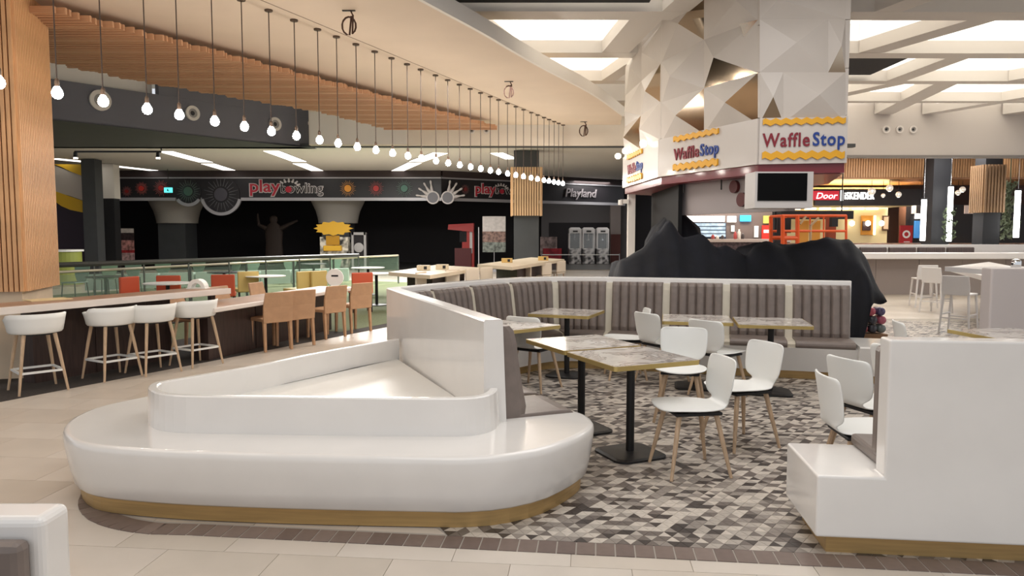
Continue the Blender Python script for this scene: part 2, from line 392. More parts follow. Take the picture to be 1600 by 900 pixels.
# far enclosing walls
tag(ob('wall_far', MB().box(-6, 47.5, 3, 50, .3, 7), NEARBLK), 'dark far wall of the hall behind the arcade', kind='structure')
tag(ob('wall_side', MB().box(-26, 30, 3, .3, 36, 7), NEARBLK), 'dark side wall far left behind the bowling hall', kind='structure')
# spare loops of cable hanging from the beige ceiling, ceiling sensors
def loop(px, py, z, s, label):
    x, y = at(px, py, z); t = thing('cable_loop', label, 'cable', (x, y, z))
    ob('ceiling_hook', MB().box(0, 0, -.006, .16, .03, .012), BLACK, t)
    pts = [(.02*s, 0, 0), (.05*s, 0, -.06*s)] + [(.0 + .085*s*math.sin(a), 0, -.19*s - .11*s*math.cos(a)) for a in [PI*2*k/14 + .5 for k in range(14)]] + [(.03*s, 0, -.07*s)]
    ob('wire', MB().tube(pts, .012*s, 6), mat('cable_brown', srgb(78, 52, 40), .6), t)
loop(545, 16, 4.4, 1.0, 'large loop of spare cable hanging above the pendant row')
loop(795, 127, 4.4, 1.0, 'middle loop of spare cable hanging from the beige ceiling')
loop(912, 190, 4.4, 1.2, 'small dark cable loop at the far ceiling edge near the tower')
# ================================================================== WOOD CANOPY
ra, rb = at(72, 10, 4.25), at(770, 196, 4.25)
can = thing('slatted_canopy', 'long suspended canopy of thin wooden slats under the beige ceiling', 'canopy', (0, 0, 4.2))
slat_me = MB().box(0, 0, 0, 1, 1, 1).mesh('slat', SLATX)
y = 8.75; k = 0
LL = [(-7.6, 10.2), (-8.8, 7.0)]
lpts = cl + LL
while y < 18.1:
    xr = ra[0] + (rb[0]-ra[0])*(y-ra[1])/(rb[1]-ra[1]) + .03*math.sin(k*1.9)
    xl = None
    for a, b in zip(lpts, lpts[1:]):
        if b[1] <= y <= a[1]: xl = a[0] + (b[0]-a[0])*(y-a[1])/(b[1]-a[1]) + .04*math.sin(k*2.7)
    if xl is None: xl = cl[0][0]
    if y < 9.45: xl = max(xl, -5.76)
    if xr > xl: link('slat', slat_me, can, ((xl+xr)/2, y, .04 + .012*math.sin(k*.9)), 0, (xr-xl, .042, .075))
    y += .088; k += 1
for f_ in (.2, .5, .8):
    a = (ra[0]*(1-f_) + cl[3][0]*f_, ra[1]*(1-f_) + cl[3][1]*f_); b = (rb[0]*(1-f_) + cl[0][0]*f_, 17.9)
    ob('carrier_bar', MB().prism([a, (a[0]+.05, a[1]), (b[0]+.05, b[1]), b], .085, .12), BLACK, can)
ob('rear_fascia', MB().box((cl[0][0]+rb[0])/2 + .05, 18.16, .02, rb[0]-cl[0][0]+.1, .05, .1), SLATX, can)
# ================================================================== PENDANT ROW
BULB = mat('lit_bulb', (1, .93, .84), .3, emit=85, ecol=(1, .92, .82))
ROSE = mat('bronze_rose', srgb(86, 68, 54), .5)
ZB, ZC = 2.92, 4.4
pA, pB = at(92, 146, ZB), at(880, 287, ZB)
pxs = [2, 92, 163, 231, 281, 336, 382, 424, 463, 499, 528, 558, 587, 613, 637, 658, 681, 700, 718, 735, 751, 766, 779, 793, 806, 818, 830, 840, 850, 858, 866, 873, 880]
proto = thing('pendant_lamp', '', 'lamp')
ob('ceiling_rose', MB().lathe([(.045, ZC-.022), (.05, ZC-.018), (.05, ZC)], 14), ROSE, proto)
ob('cable', MB().tube([(0, 0, ZB+.10), (0, 0, ZC-.02)], .0065, 6), mat('cable_grey', srgb(74, 60, 52), .6), proto)
sk = ob('socket', MB().lathe([(.013, ZB+.055), (.02, ZB+.06), (.02, ZB+.11), (.012, ZB+.13)], 12), ROSE, proto)
ob('bulb', MB().lathe([(.004, ZB-.052), (.025, ZB-.046), (.042, ZB-.028), (.048, ZB-.004), (.043, ZB+.02), (.028, ZB+.045), (.017, ZB+.062)], 16), BULB, sk, smooth=True)
sp = Spawn(proto)
for k, px in enumerate(pxs):
    # crossing of the row line with the sight line of each lamp
    r = ray(px, 200); dx, dy = pB[0]-pA[0], pB[1]-pA[1]
    t = (pA[1]*r.x - pA[0]*r.y) / (dx*r.y - dy*r.x)
    sp((pA[0]+dx*t, pA[1]+dy*t, 0), 0, 'lit bare bulb pendant, %s from the left end of the row' % ORD[k], 'bare bulb pendants over the bar')
# ================================================================== SLATTED COLUMN AT LEFT
def clad_column(name, label, poly, zc0, zc1, zt, core_m, slat_m, pitch, thick, low_m=None, up_m=None, skip_gap=.35, shrink=.06):
    """column core with upright slats fixed round it"""
    t = thing(name, label, 'column'); cx = sum(p[0] for p in poly)/len(poly); cy = sum(p[1] for p in poly)/len(poly)
    core = [(cx+(p[0]-cx)*(1-shrink), cy+(p[1]-cy)*(1-shrink)) for p in poly]
    ob('lower_shaft', MB().prism(core, 0, zc0), low_m or core_m, t)
    ob('cladding_board', MB().prism(core, zc0, zc1), core_m, t)
    if zt > zc1: ob('upper_shaft', MB().prism(core, zc1, zt), up_m or core_m, t)
    me = MB().box(0, 0, 0, pitch*(1-skip_gap), thick, zc1-zc0).mesh('slat', slat_m)
    n = len(poly)
    for i in range(n):
        a, b = Vector(poly[i]), Vector(poly[(i+1) % n]); L = (b-a).length; d = (b-a).normalized(); nn = max(1, round(L/pitch))
        mid = (a+b)/2
        out = Vector((d.y, -d.x))
        if out.dot(mid - Vector((cx, cy))) < 0: out = -out
        if out.dot(-mid) < -.25*mid.length: continue                  # the rear, never in view
        for q in range(nn):
            p = a + d*((q+.5)*L/nn); link('slat', me, t, (p.x, p.y, (zc0+zc1)/2), math.atan2(d.y, d.x))
    return t
c0 = Vector((-5.49, 8.28)); th = math.radians(105); s1 = Vector((math.cos(th), math.sin(th))); s2 = Vector((-math.sin(th), math.cos(th)))
pl = [c0, c0 + s1*1.1, c0 + s1*1.1 + s2*1.1, c0 + s2*1.1]
clad_column('slatted_column', 'big square column clad in upright warm wood slats at the left edge', [tuple(p) for p in pl], 1.0, 4.40, 4.40,
            mat('slat_backing', srgb(92, 56, 36), .8), SLAT, .052, .045, low_m=mat('cream_stone', srgb(222, 200, 172), .5, vary=.06, scale=3), skip_gap=.28, shrink=.09)
# ---- air diffusers on the bulkheads
DIF = mat('diffuser_white', srgb(216, 210, 204), .5)
def diffuser(px, py, r, label, fa, inner=DARKPL):
    u, z = fa.uz(px, py); t = thing('air_diffuser', label, 'vent')
    ob('rim', fa.ring(MB(), u, z, r*.62, r, .0, .05, 24), DIF, t); ob('inner_cone', fa.ring(MB(), u, z, r*.32, r*.62, .0, .03, 20), mat('diffuser_grey', srgb(150, 146, 144), .5), t)
    ob('throat', fa.disc(MB(), u, z, r*.34, .0, .02, 16), inner, t)
fL1 = Face(bul[1], bul[2]); fL2 = Face(bul[2], bul[3]); fW = Face((b4[0], 19.12), (3, 19.12))
diffuser(156, 157, .215, 'round white air diffuser nearest the slatted column', fL1)
diffuser(300, 177, .17, 'round white air diffuser in the middle of the slate bulkhead', fL2)
diffuser(429, 194, .17, 'round white air diffuser at the right end of the slate bulkhead', Face(bul[3], bul[4]))
diffuser(737, 204, .085, 'left small jet nozzle on the cream bulkhead', fW); diffuser(760, 204, .085, 'right small jet nozzle on the cream bulkhead', fW)
fR = Face((3.2, 20.4), (17, 20.5))
for px, wd in ((1384, 'left'), (1405, 'middle'), (1426, 'right')): diffuser(px, 202.5, .105, '%s of three round nozzles on the right bulkhead' % wd, fR)
# ================================================================== FRONT OVAL BENCH WITH PLANTER
def inset(P, d):
    n = len(P); out = []
    ar = sum(P[i][0]*P[(i+1) % n][1] - P[(i+1) % n][0]*P[i][1] for i in range(n)); sg = 1 if ar > 0 else -1
    for i in range(n):
        a, b, c = Vector(P[i-1]), Vector(P[i]), Vector(P[(i+1) % n]); t = (c-a).normalized()
        out.append((b.x - t.y*d*sg, b.y + t.x*d*sg))
    return out
ZS = .43
front_px = [(96, 675), (111, 689), (139, 696), (194, 701), (278, 706), (400, 710), (539, 713), (678, 715), (719, 716), (789, 712), (856, 700), (897, 684), (919, 672), (928, 664), (928, 656)]
O = [at(px, py, ZS) for px, py in front_px] + [(.50, 4.95), (.40, 5.05), (-.05, 4.87), (-.4, 5.6), (-1.3, 7.3), (-1.55, 7.25), (-2.2, 6.35), (-2.62, 5.72)] + \
    [at(px, py, ZS) for px, py in ((185, 627), (150, 635), (118, 648), (101, 660))]
O = smooth_poly(O, 1, True)
bench = thing('oval_bench', 'large white oval bench with gold plinth and raised planter in the foreground', 'bench')
prof = [(.10, .062), (.114, .046), (.20, .026), (.30, .009), (.385, .0), (.412, .004), (.424, .014), (.43, .034)]
ob('body', MB().rings([[(x, y, z) for x, y in inset(O, d)] for z, d in prof]), WHITE, bench, smooth=False)
bench.children[0].data.polygons.foreach_set('use_smooth', [len(p.vertices) == 4 for p in bench.children[0].data.polygons])
ob('plinth', MB().prism(inset(O, .085), 0.006, .105), GOLD, bench)
rim_px = [(778, 606), (774, 612), (762, 618), (737, 622), (700, 623), (550, 622), (400, 620), (300, 619), (262, 617), (244, 614), (233, 608), (231, 603), (236, 599), (250, 595), (300, 587), (400, 570), (500, 549), (617, 529)]
R_ = smooth_poly([at(px, py, .66) for px, py in rim_px], 1)
ri = offset_path(R_, .055); rb_ = offset_path(R_, -.012)
ob('planter_rim', MB().rings([[(x, y, .425) for x, y in rb_ + ri[::-1]], [(x, y, .652) for x, y in R_ + ri[::-1]], [(x, y, .66) for x, y in offset_path(R_, .008) + offset_path(R_, .047)[::-1]]]), WHITE, bench)
lid = offset_path(R_, .05)
ob('planter_lid', MB().prism(lid + [(-1.1, 6.9), (-.25, 4.85)], .44, .475), mat('white_board', srgb(236, 233, 226), .35, vary=.02, scale=2), bench)
# ================================================================== LONG BANQUETTE
W = [(-.18, 4.66), (-1.28, 7.48), (-.76, 8.38), (-.28, 8.98), (.08, 9.33), (.45, 9.5), (.85, 9.5), (1.25, 9.42), (3.98, 8.66)]
ZT = 1.10
inn = offset_path(W, .13); ban = thing('banquette', 'long channel-tufted taupe leather banquette with white back wall round the tables', 'banquette')
inb = offset_path(W, .17)
ob('back_wall', MB().rings([[(x, y, .0) for x, y in W + inb[::-1]], [(x, y, ZT-.01) for x, y in W + inn[::-1]], [(x, y, ZT) for x, y in offset_path(W, .01) + offset_path(W, .12)[::-1]]]), WHITE, ban)
Pth = [inn[0]] + smooth_poly(inn[1:-1], 2) + [inn[-1]]; PS = arclen(Pth)
def lofted(s0, s1, prof, step=.05, chan=0, depth=.038):
    """sweep an (offset, height) profile along the banquette path"""
    n = max(2, int(round((s1-s0)/step))); rings = []
    if chan: n = chan*6
    for i in range(n+1):
        s = s0 + (s1-s0)*i/n; p, d = path_at(Pth, PS, s); nr = Vector((d.y, -d.x)); b = 0
        if chan: t = (i % 6)/6; b = depth*(abs(math.sin(PI*t))**.4) - (.0 if 0 < i < n else .01)
        edge_ = 1.0
        rings.append([(p.x + nr.x*(o + (b if o > .03 else 0)), p.y + nr.y*(o + (b if o > .03 else 0)), z) for o, z in prof])
    return MB().rings(rings)
backp = [(0, .44), (.155, .44), (.165, .50), (.14, .62), (.115, .78), (.095, .93), (.075, 1.01), (.045, 1.045), (.0, 1.05)]
stripp = [(0, .43), (.15, .43), (.12, .62), (.095, .80), (.07, .96), (.045, 1.03), (.0, 1.035)]
seatp = [(.02, .372), (.02, .44), (.12, .45), (.45, .455), (.52, .448), (.548, .425), (.553, .40), (.545, .372)]
sseatp = [(.02, .372), (.02, .43), (.50, .435), (.535, .41), (.535, .372)]
s = .06; k = 0; end_c = PS[-1] - .02
Ls = []
Ls.append((s, s+.5)); s += .585
npan = round((end_c - s + .085)/.69); pl_ = (end_c - s - (npan-1)*.085)/npan
for k in range(npan): Ls.append((s + k*(pl_+.085), s + k*(pl_+.085) + pl_))
for k, (a, b) in enumerate(Ls):
    nch = max(3, int(round((b-a)/.1)))
    ob('back_cushion', lofted(a, b, backp, chan=nch), LEATH, ban, smooth=False)
    ob('seat_cushion', lofted(a, b + (.0 if k < len(Ls)-1 else 0), seatp, .08), LEATH, ban, bevel=.008)
    if k < len(Ls)-1:
        ob('back_strip', lofted(b, Ls[k+1][0], stripp, .04), STRIP, ban); ob('seat_strip', lofted(b, Ls[k+1][0], sseatp, .04), STRIP, ban)
def sub_offset(d, a=0, b=None):
    out = []
    n = 60; b = PS[-1] if b is None else b
    for i in range(n+1):
        p, q = path_at(Pth, PS, a + (b-a)*i/n); out.append((p.x + q.y*d, p.y - q.x*d))
    return out
f1 = sub_offset(.545, .15); f0 = sub_offset(.48, .15); bk = sub_offset(0, .15)
ob('seat_base', MB().rings([[(x, y, .10) for x, y in f0 + bk[::-1]], [(x, y, .372) for x, y in f1 + bk[::-1]]]), WHITE, ban)
ob('plinth', MB().prism(sub_offset(.43, .15) + bk[::-1], .004, .10), GOLD, ban)
pe, de = path_at(Pth, PS, PS[-1]); ne = Vector((de.y, -de.x))
def epoly(x0, x1, y0, y1): return [tuple(pe + de*x + ne*y) for x, y in ((x0, y0), (x1, y0), (x1, y1), (x0, y1))]
ob('end_ledge', MB().rings([[(x, y, .10) for x, y in epoly(-.0, .42, -.12, .60)], [(x, y, .41) for x, y in epoly(-.0, .5, -.12, .66)], [(x, y, .425) for x, y in epoly(-.0, .485, -.11, .645)]]), WHITE, ban)
ob('end_plinth', MB().prism(epoly(-.02, .36, -.08, .53), .004, .10), GOLD, ban)
# ================================================================== RIGHT BANQUETTE (its outer face to the camera)
b2 = thing('corner_banquette', 'white banquette end with tall back wall and gold plinth at the right edge', 'banquette')
fa = Face((1.55, 3.655), (1.55 + 3*math.cos(math.radians(-6.5)), 3.655 + 3*math.sin(math.radians(-6.5))))
def blk(u0, u1, o0, o1, z0, z1, tu=0, to=0):       # a block on the face frame, tapering inward to its foot by tu / to
    bot = [fa.pt(u0+tu, z0, o1-to), fa.pt(u1, z0, o1-to), fa.pt(u1, z0, o0), fa.pt(u0+tu, z0, o0)]
    top = [fa.pt(u0, z1, o1), fa.pt(u1, z1, o1), fa.pt(u1, z1, o0), fa.pt(u0, z1, o0)]
    return MB().rings([bot, top])
V = [(u, o, z) for u, o, z in ((0, 0, .105), (3, 0, .105), (3, 0, 1.125), (.325, 0, 1.125), (.325, 0, .425), (0, 0, .425),
     (0, -.6, .105), (3, -.6, .105), (3, -.6, .425), (0, -.6, .425), (.325, -.13, .425), (3, -.13, .425), (.325, -.13, 1.125), (3, -.13, 1.125))]
ob('body', MB().add([fa.pt(u, z, o) for u, o, z in V], [(0, 1, 2, 3, 4, 5), (7, 6, 9, 8), (5, 4, 10, 11, 8, 9), (3, 2, 13, 12), (4, 3, 12, 10), (11, 10, 12, 13), (0, 5, 9, 6), (0, 6, 7, 1), (1, 7, 8, 11, 13, 2)]), WHITE, b2, bevel=.012, seg=3)
ob('plinth', blk(.07, 3, -.5, -.06, .004, .108), GOLD, b2)
for k in range(4):
    ob('seat_cushion', blk(.36 + k*.66, 1.0 + k*.66, -.62, -.14, .425, .49), LEATH, b2, bevel=.02)
    ob('back_cushion', blk(.335 + k*.66, .99 + k*.66, -.24, -.13, .48, 1.07), LEATH, b2, bevel=.03)
# ---- wall end in the bottom left corner
t = thing('low_banquette', 'white rounded end of a low banquette wall in the bottom left corner', 'banquette')
ob('back_wall', MB().box(-2.54, 2.27, .39, 2.2, .15, .78), WHITE, t, bevel=.028, seg=4)
ob('seat_base', MB().box(-2.58, 1.97, .19, 2.1, .44, .38), WHITE, t, bevel=.02)
ob('seat_cushion', MB().box(-2.58, 1.97, .42, 2.08, .44, .08), LEATH, t, bevel=.025)
ob('back_cushion', MB().box(-2.50, 2.16, .59, 2.06, .07, .27), LEATH, t, bevel=.025)
# ================================================================== TABLES
def marble():
    m = bpy.data.materials.new('marble'); m.use_nodes = True; nt = m.node_tree; b = nt.nodes['Principled BSDF']
    tc = nt.nodes.new('ShaderNodeTexCoord'); n1 = nt.nodes.new('ShaderNodeTexNoise'); n1.inputs['Scale'].default_value = 3.2; n1.inputs['Detail'].default_value = 9; n1.inputs['Distortion'].default_value = 1.6
    rp = nt.nodes.new('ShaderNodeValToRGB'); E_ = rp.color_ramp.elements
    E_[0].position = .30; E_[0].color = (*srgb(196, 190, 184), 1); E_[1].position = .62; E_[1].color = (*srgb(222, 217, 210), 1)
    for p, c in ((.44, (214, 208, 200)), (.485, (138, 130, 126)), (.51, (205, 196, 186)), (.56, (168, 160, 154))):
        e = E_.new(p); e.color = (*srgb(*c), 1)
    nt.links.new(tc.outputs['Object'], n1.inputs['Vector']); nt.links.new(n1.outputs['Fac'], rp.inputs['Fac']); nt.links.new(rp.outputs['Color'], b.inputs['Base Color'])
    b.inputs['Roughness'].default_value = .14; return m
MARB = marble(); EDGEG = mat('gold_edge', srgb(196, 172, 110), .35, .6)
tp = thing('cafe_table', '', 'table')
def rsq(h, r, n=5):
    out = []
    for cx, cy, a0 in ((h-r, h-r, 0), (-h+r, h-r, 90), (-h+r, -h+r, 180), (h-r, -h+r, 270)):
        out += [(cx + r*math.cos(math.radians(a0+90*k/n)), cy + r*math.sin(math.radians(a0+90*k/n))) for k in range(n+1)]
    return out
tt_ = ob('table_top', MB().prism(rsq(.35, .02), .722, .742), MARB, tp)
e_o, e_i = rsq(.356, .025), rsq(.349, .02)
ob('gold_edging', MB().prism(rsq(.356, .025), .708, .7405), EDGEG, tt_)
ob('top_plate', MB().box(0, 0, .70, .34, .34, .016), BLACK, tp)
ob('pole', MB().tube([(0, 0, .015), (0, 0, .70)], .031, 16), BLACK, tp, smooth=False)
ob('base', MB().rings([[(x, y, .0) for x, y in rsq(.215, .09)], [(x, y, .014) for x, y in rsq(.215, .09)], [(x, y, .022) for x, y in rsq(.19, .085)], [(x, y, .03) for x, y in rsq(.06, .03)]]), BLACK, tp)
table = Spawn(tp); G = 'marble cafe tables inside the banquette'
def tbl(px, py, rz, label): x, y = at(px, py, .742); return table((x, y, .006), math.radians(rz), label, G)
tbl(986, 557, 23.5, 'marble cafe table nearest the camera with its right edge before the chairs')
tbl(909, 535.4, 24, 'marble cafe table just behind the front one with lamp reflections on it')
tbl(886, 488, -22, 'marble cafe table standing in the curved corner of the banquette')
tbl(798, 508, 40, 'marble cafe table half hidden behind the tall white wall end')
tbl(1088, 498, -12, 'left of two joined marble tables along the rear banquette')
tbl(1205, 503, -12, 'right of two joined marble tables along the rear banquette')
tbl(1578, 522, 6, 'marble cafe table at the right edge behind the white wall')
# ================================================================== WHITE SHELL CHAIRS
cp = thing('shell_chair', '', 'chair'); cp.scale = (1, 1, .98)
def shell():
    pr = [(.235, .452, .11), (.222, .462, .175), (.19, .468, .212), (.12, .468, .225), (.02, .463, .228), (-.08, .46, .215), (-.145, .46, .185), (-.185, .466, .148),
          (-.213, .486, .126), (-.224, .508, .136), (-.230, .534, .178), (-.236, .575, .206), (-.246, .67, .214), (-.256, .73, .216), (-.266, .778, .213), (-.271, .798, .198), (-.274, .808, .165)]
    rings = []
    for i, (y, z, w_) in enumerate(pr):
        row = []
        for k in range(9):
            u = -1 + k/4; bend = .035*u*u if i > 9 else (.0 if i > 7 else 0); dz = .012*u*u if i < 7 else 0
            row.append((u*w_, y + bend, z + dz))
        rings.append(row)
    return MB().rings(rings, closed=False, cap=False)
ob('shell', shell(), SHELL, cp, smooth=True, solid=.013, subsurf=1)
ob('seat_frame', MB().box(0, .0, .438, .33, .33, .022), DARKPL, cp, bevel=.006)
for sx in (-1, 1):
    for sy in (-1, 1):
        ob('leg', MB().tube([(sx*.13, sy*.13, .44), (sx*.165, sy*.165, .25), (sx*.212, sy*.212, .0)], [.019, .017, .0115], 8), OAK, cp)
chair = Spawn(cp); G = 'white shell chairs at the cafe tables'
def ch(x, y, fx, fy, label): return chair((x, y, .006), math.atan2(-fx, fy), label, G)
ch(1.235, 5.03, -.98, -.16, 'white shell chair nearest the camera, facing left towards the front table')
ch(1.785, 5.68, -.94, -.36, 'white shell chair just behind the nearest one, also facing left')
ch(1.50, 6.45, -.30, -.95, 'white shell chair facing the camera behind the front table')
ch(2.10, 7.40, .78, .62, 'white shell chair turned to the rear tables, behind the camera-facing chair')
ch(1.30, 8.35, -1, .0, 'white shell chair at the rear facing left, seen edge on')
ch(1.66, 8.05, .86, .5, 'white shell chair at the rear facing right beside the joined tables')
ch(.24, 7.75, .55, .83, 'white shell chair at the half hidden table beside the wall end')
ch(2.54, 5.10, .92, .30, 'white shell chair with its back to us beside the right wall')
ch(2.16, 4.43, 1.0, -.06, 'white shell chair closest to the right wall end, facing right')
ch(3.13, 5.68, .9, .45, 'white shell chair mostly hidden behind the right white wall')
ch(4.02, 7.12, .9, -.2, 'white shell chair whose back top shows above the right white wall')
# ================================================================== BAR AND STOOLS
bar = thing('bar_counter', 'long bar counter with thick white top and dark veneer body at left', 'counter')
B0, B1 = Vector(at(-40, 484, .90)), Vector(at(361, 450, .90)); bd = (B1-B0).normalized(); bn = Vector((-bd.y, bd.x))
def bp_(s, a): p = B0 + bd*s + bn*a; return (p.x, p.y)
BL = (B1-B0).length
TOPW = mat('counter_white', srgb(224, 214, 206), .3, coat=.2); TOPB = mat('counter_brown_top', srgb(176, 140, 116), .35, vary=.1, scale=4)
wt = ob('worktop', MB().prism([bp_(0, 0), bp_(BL, 0), bp_(BL, .56), bp_(0, .56)], .82, .897), TOPW, bar, bevel=.006)
ob('worktop_reflection', MB().prism([bp_(.0, .06), bp_(BL-.05, .06), bp_(BL-.05, .53), bp_(0, .53)], .89, .8995), TOPB, wt)  # brown sheet paints the wood-toned reflections on the white top
for a, b in ((.72, 1.45), (1.45, 2.15), (2.15, 2.5)):
    ob('body_panel', MB().prism([bp_(a+.004, .30), bp_(b-.004, .30), bp_(b-.004, .5), bp_(a+.004, .5)], .004, .82), DKWOOD, bar)
ob('support_leg', MB().prism([bp_(BL-.12, .25), bp_(BL-.05, .25), bp_(BL-.05, .32), bp_(BL-.12, .32)], .004, .82), DKWOOD, bar)
sp_ = thing('bar_stool', '', 'stool')
def bucket():
    rings = []; n = 28
    for r, zf, zb in ((.02, .618, .618), (.205, .618, .618), (.232, .622, .622), (.242, .636, .636), (.254, .69, .70), (.264, .702, .765), (.274, .706, .822)):
        row = []
        for k in range(n):
            t = 2*PI*k/n; bk_ = max(0, -math.sin(t)); wgt = min(1, max(0, (bk_+.35)/.7)); wgt = wgt*wgt*(3-2*wgt)
            row.append((r*1.02*math.cos(t), r*.92*math.sin(t)*(1 if math.sin(t) < 0 else .95), zf + (zb-zf)*wgt))
        rings.append(row)
    return MB().rings(rings, closed=True, cap=False)
ob('seat_shell', bucket(), SHELL, sp_, smooth=True, solid=.012)
ob('seat_plate', MB().box(0, 0, .602, .28, .28, .02), DARKPL, sp_)
for sx in (-1, 1):
    for sy in (-1, 1): ob('leg', MB().tube([(sx*.14, sy*.14, .606), (sx*.17, sy*.17, .4), (sx*.222, sy*.222, 0)], [.02, .018, .012], 8), OAK, sp_)
fr = MB()
q = .192
for a, b in (((-q, -q), (q, -q)), ((q, -q), (q, q)), ((q, q), (-q, q)), ((-q, q), (-q, -q))): fr.box((a[0]+b[0])/2, (a[1]+b[1])/2, .22, abs(a[0]-b[0])+.02, abs(a[1]-b[1])+.02, .022)
ob('footrest', fr, SHELL, sp_)
stool = Spawn(sp_)
for k, (px, py) in enumerate(((60, 610), (176, 590), (240, 582), (307, 570))):
    x, y = at(px, py); stool((x, y, .004), math.atan2(.80, .60) + (-.12, .1, .05, .12)[k], 'white bucket bar stool with wooden legs, %s from the left' % ORD[k], 'bucket stools along the bar')
# ================================================================== LOW COMMUNAL TABLE WITH TAN CHAIRS
lt = thing('communal_table', 'long low white-topped table on dark base with tan chairs', 'table')
T0, T1 = Vector((-3.72, 9.15)), Vector((-2.72, 12.9)); td = (T1-T0).normalized(); tn = Vector((-td.y, td.x)); TL = (T1-T0).length
def tp_(s, a): p = T0 + td*s + tn*a; return (p.x, p.y)
ltt = ob('top', MB().prism(smooth_poly([tp_(0, 0), tp_(TL, 0), tp_(TL, .72), tp_(0, .72)], 0), .66, .72), TOPW, lt, bevel=.012)
ob('top_inlay', MB().prism([tp_(.06, .05), tp_(TL-.06, .05), tp_(TL-.06, .67), tp_(.06, .67)], .715, .7225), TOPB, ltt)
for a, b in ((.25, 1.3), (1.3, 2.4), (2.4, 3.5)): ob('base_panel', MB().prism([tp_(a+.01, .3), tp_(b-.01, .3), tp_(b-.01, .52), tp_(a+.01, .52)], .006, .66), DKWOOD, lt)
TAN = mat('tan_leather', srgb(186, 146, 112), .5, vary=.06, scale=10)
tc_ = thing('leather_chair', '', 'chair')
ob('seat', MB().box(0, .02, .44, .44, .44, .05), TAN, tc_, bevel=.015)
ob('backrest', MB().rings([[(-.22, -.19, .40), (.22, -.19, .40), (.22, -.225, .40), (-.22, -.225, .40)], [(-.225, -.205, .62), (.225, -.205, .62), (.225, -.24, .62), (-.225, -.24, .62)], [(-.21, -.25, .83), (.21, -.25, .83), (.21, -.28, .83), (-.21, -.28, .83)]]), TAN, tc_, bevel=.01)
for sx in (-1, 1):
    for sy in (-1, 1): ob('leg', MB().rings([[(sx*.2+a*.016, sy*.2-(.015 if sy < 0 else 0)+b*.016, 0) for a, b in ((-1, -1), (1, -1), (1, 1), (-1, 1))], [(sx*.195+a*.022, sy*.19+b*.022, .42) for a, b in ((-1, -1), (1, -1), (1, 1), (-1, 1))]]), TAN, tc_)
tan = Spawn(tc_)
fz = math.atan2(-tn.x, tn.y)
for k, (px, py) in enumerate(((424, 546), (459, 540), (510, 527), (552, 518))):
    x, y = at(px, py); tan((x, y, .006), math.atan2(.75, .66) + (-.05, .05, .12, .02)[k], 'tan leather chair on the near side of the low table, %s from the left' % ORD[k], 'tan leather chairs at the low table')
for k, (s_, a_) in enumerate(((1.0, 1.15), (1.9, 1.12), (2.9, 1.1))):
    x, y = tp_(s_, a_); tan((x, y, .006), fz + PI + (.1, -.1, .05)[k], 'tan leather chair on the far side of the low table, %s from the left' % ORD[k], 'tan leather chairs at the low table')
# ================================================================== WAFFLE KIOSK TOWER
ZK0 = 2.55
K1, K2, K3, K4 = at(975, 293.7, ZK0), at(1031, 276.6, ZK0), at(1185, 257, ZK0), at(1322, 254.6, ZK0)
K5, K6, K7 = (K4[0]+.75, K4[1]+2.2), (K4[0]+.3, K4[1]+4.6), (K1[0]+1.3, K1[1]+1.0)
KP = [K1, K2, K3, K4, K5, K6, K7]
ZK1 = 3.14
PANEL = mat('tower_panel', srgb(202, 193, 184), .38, vary=.03, scale=1.2)
MIRR = mat('bronze_mirror', srgb(190, 172, 150), .1, 1.0)
kio = thing('waffle_kiosk', 'tall faceted kiosk tower with mirror triangles and waffle shop signs', 'kiosk')
def kin(d): 
    cx = sum(p[0] for p in KP)/7; cy = sum(p[1] for p in KP)/7
    return [(p[0] + (cx-p[0])*d/math.dist(p, (cx, cy)), p[1] + (cy-p[1])*d/math.dist(p, (cx, cy))) for p in KP]
ob('tower_core', MB().prism(kin(.06), ZK1-.05, 5.8), PANEL, kio)
KF = [Face(K1, K2), Face(K2, K3), Face(K3, K4)]
rowz = [ZK1+.01, 3.74, 4.34, 4.94, 5.7]
cuts = [[0, .5, 1], [0, .52, 1], [0, 1]]
for fi, f in enumerate(KF):
    for c0_, c1_ in zip(cuts[fi], cuts[fi][1:]):
        for z0, z1 in zip(rowz, rowz[1:]):
            ob('tower_panel', f.rect(MB(), c0_*f.L+.004, c1_*f.L-.004, z0+.004, z1-.004, -.05, 0.0), PANEL, kio)
def facet(fi, pts, m, ap=None, h=.07, name='facet'):
    """a raised tile on the tower: its third corner (or apex) stands proud of the panel"""
    f = KF[fi]; q = [f.uz(*p) for p in pts]; mb = MB(); n = len(q)
    outs = [h if i == (ap if ap is not None else n-1) else .0015 for i in range(n)]
    v = [f.pt(u, z, .001) for u, z in q] + [f.pt(u, z, o) for (u, z), o in zip(q, outs)]
    mb.add(v, [tuple(range(n))[::-1], tuple(range(n, 2*n))] + [(i, (i+1) % n, n+(i+1) % n, n+i) for i in range(n)])
    ob(name, mb, m, kio)
def pyramid(f, quad, apex, h, mirror=None):
    """a four-sided facet cell (corners TL TR BR BL and a proud apex); sides 0 top, 1 right, 2 bottom, 3 left"""
    A = f.pt(apex[0], apex[1], h)
    for k in range(4):
        a_, b_ = quad[k], quad[(k+1) % 4]; pa, pb = f.pt(*a_, .001), f.pt(*b_, .001); qa, qb, qc = f.pt(*a_, -.01), f.pt(*b_, -.01), f.pt(apex[0], apex[1], h-.02)
        ob('mirror_facet' if k == mirror else 'facet', MB().add([pa, pb, A, qa, qb, qc], [(0, 1, 2), (3, 5, 4), (0, 3, 4, 1), (1, 4, 5, 2), (2, 5, 3, 0)]), MIRR if k == mirror else PANEL, kio)
def pyr(fi, quad, apex, h, mirror=None):
    f = KF[fi]; pyramid(f, [f.uz(*q) for q in quad], f.uz(*apex), h, mirror)
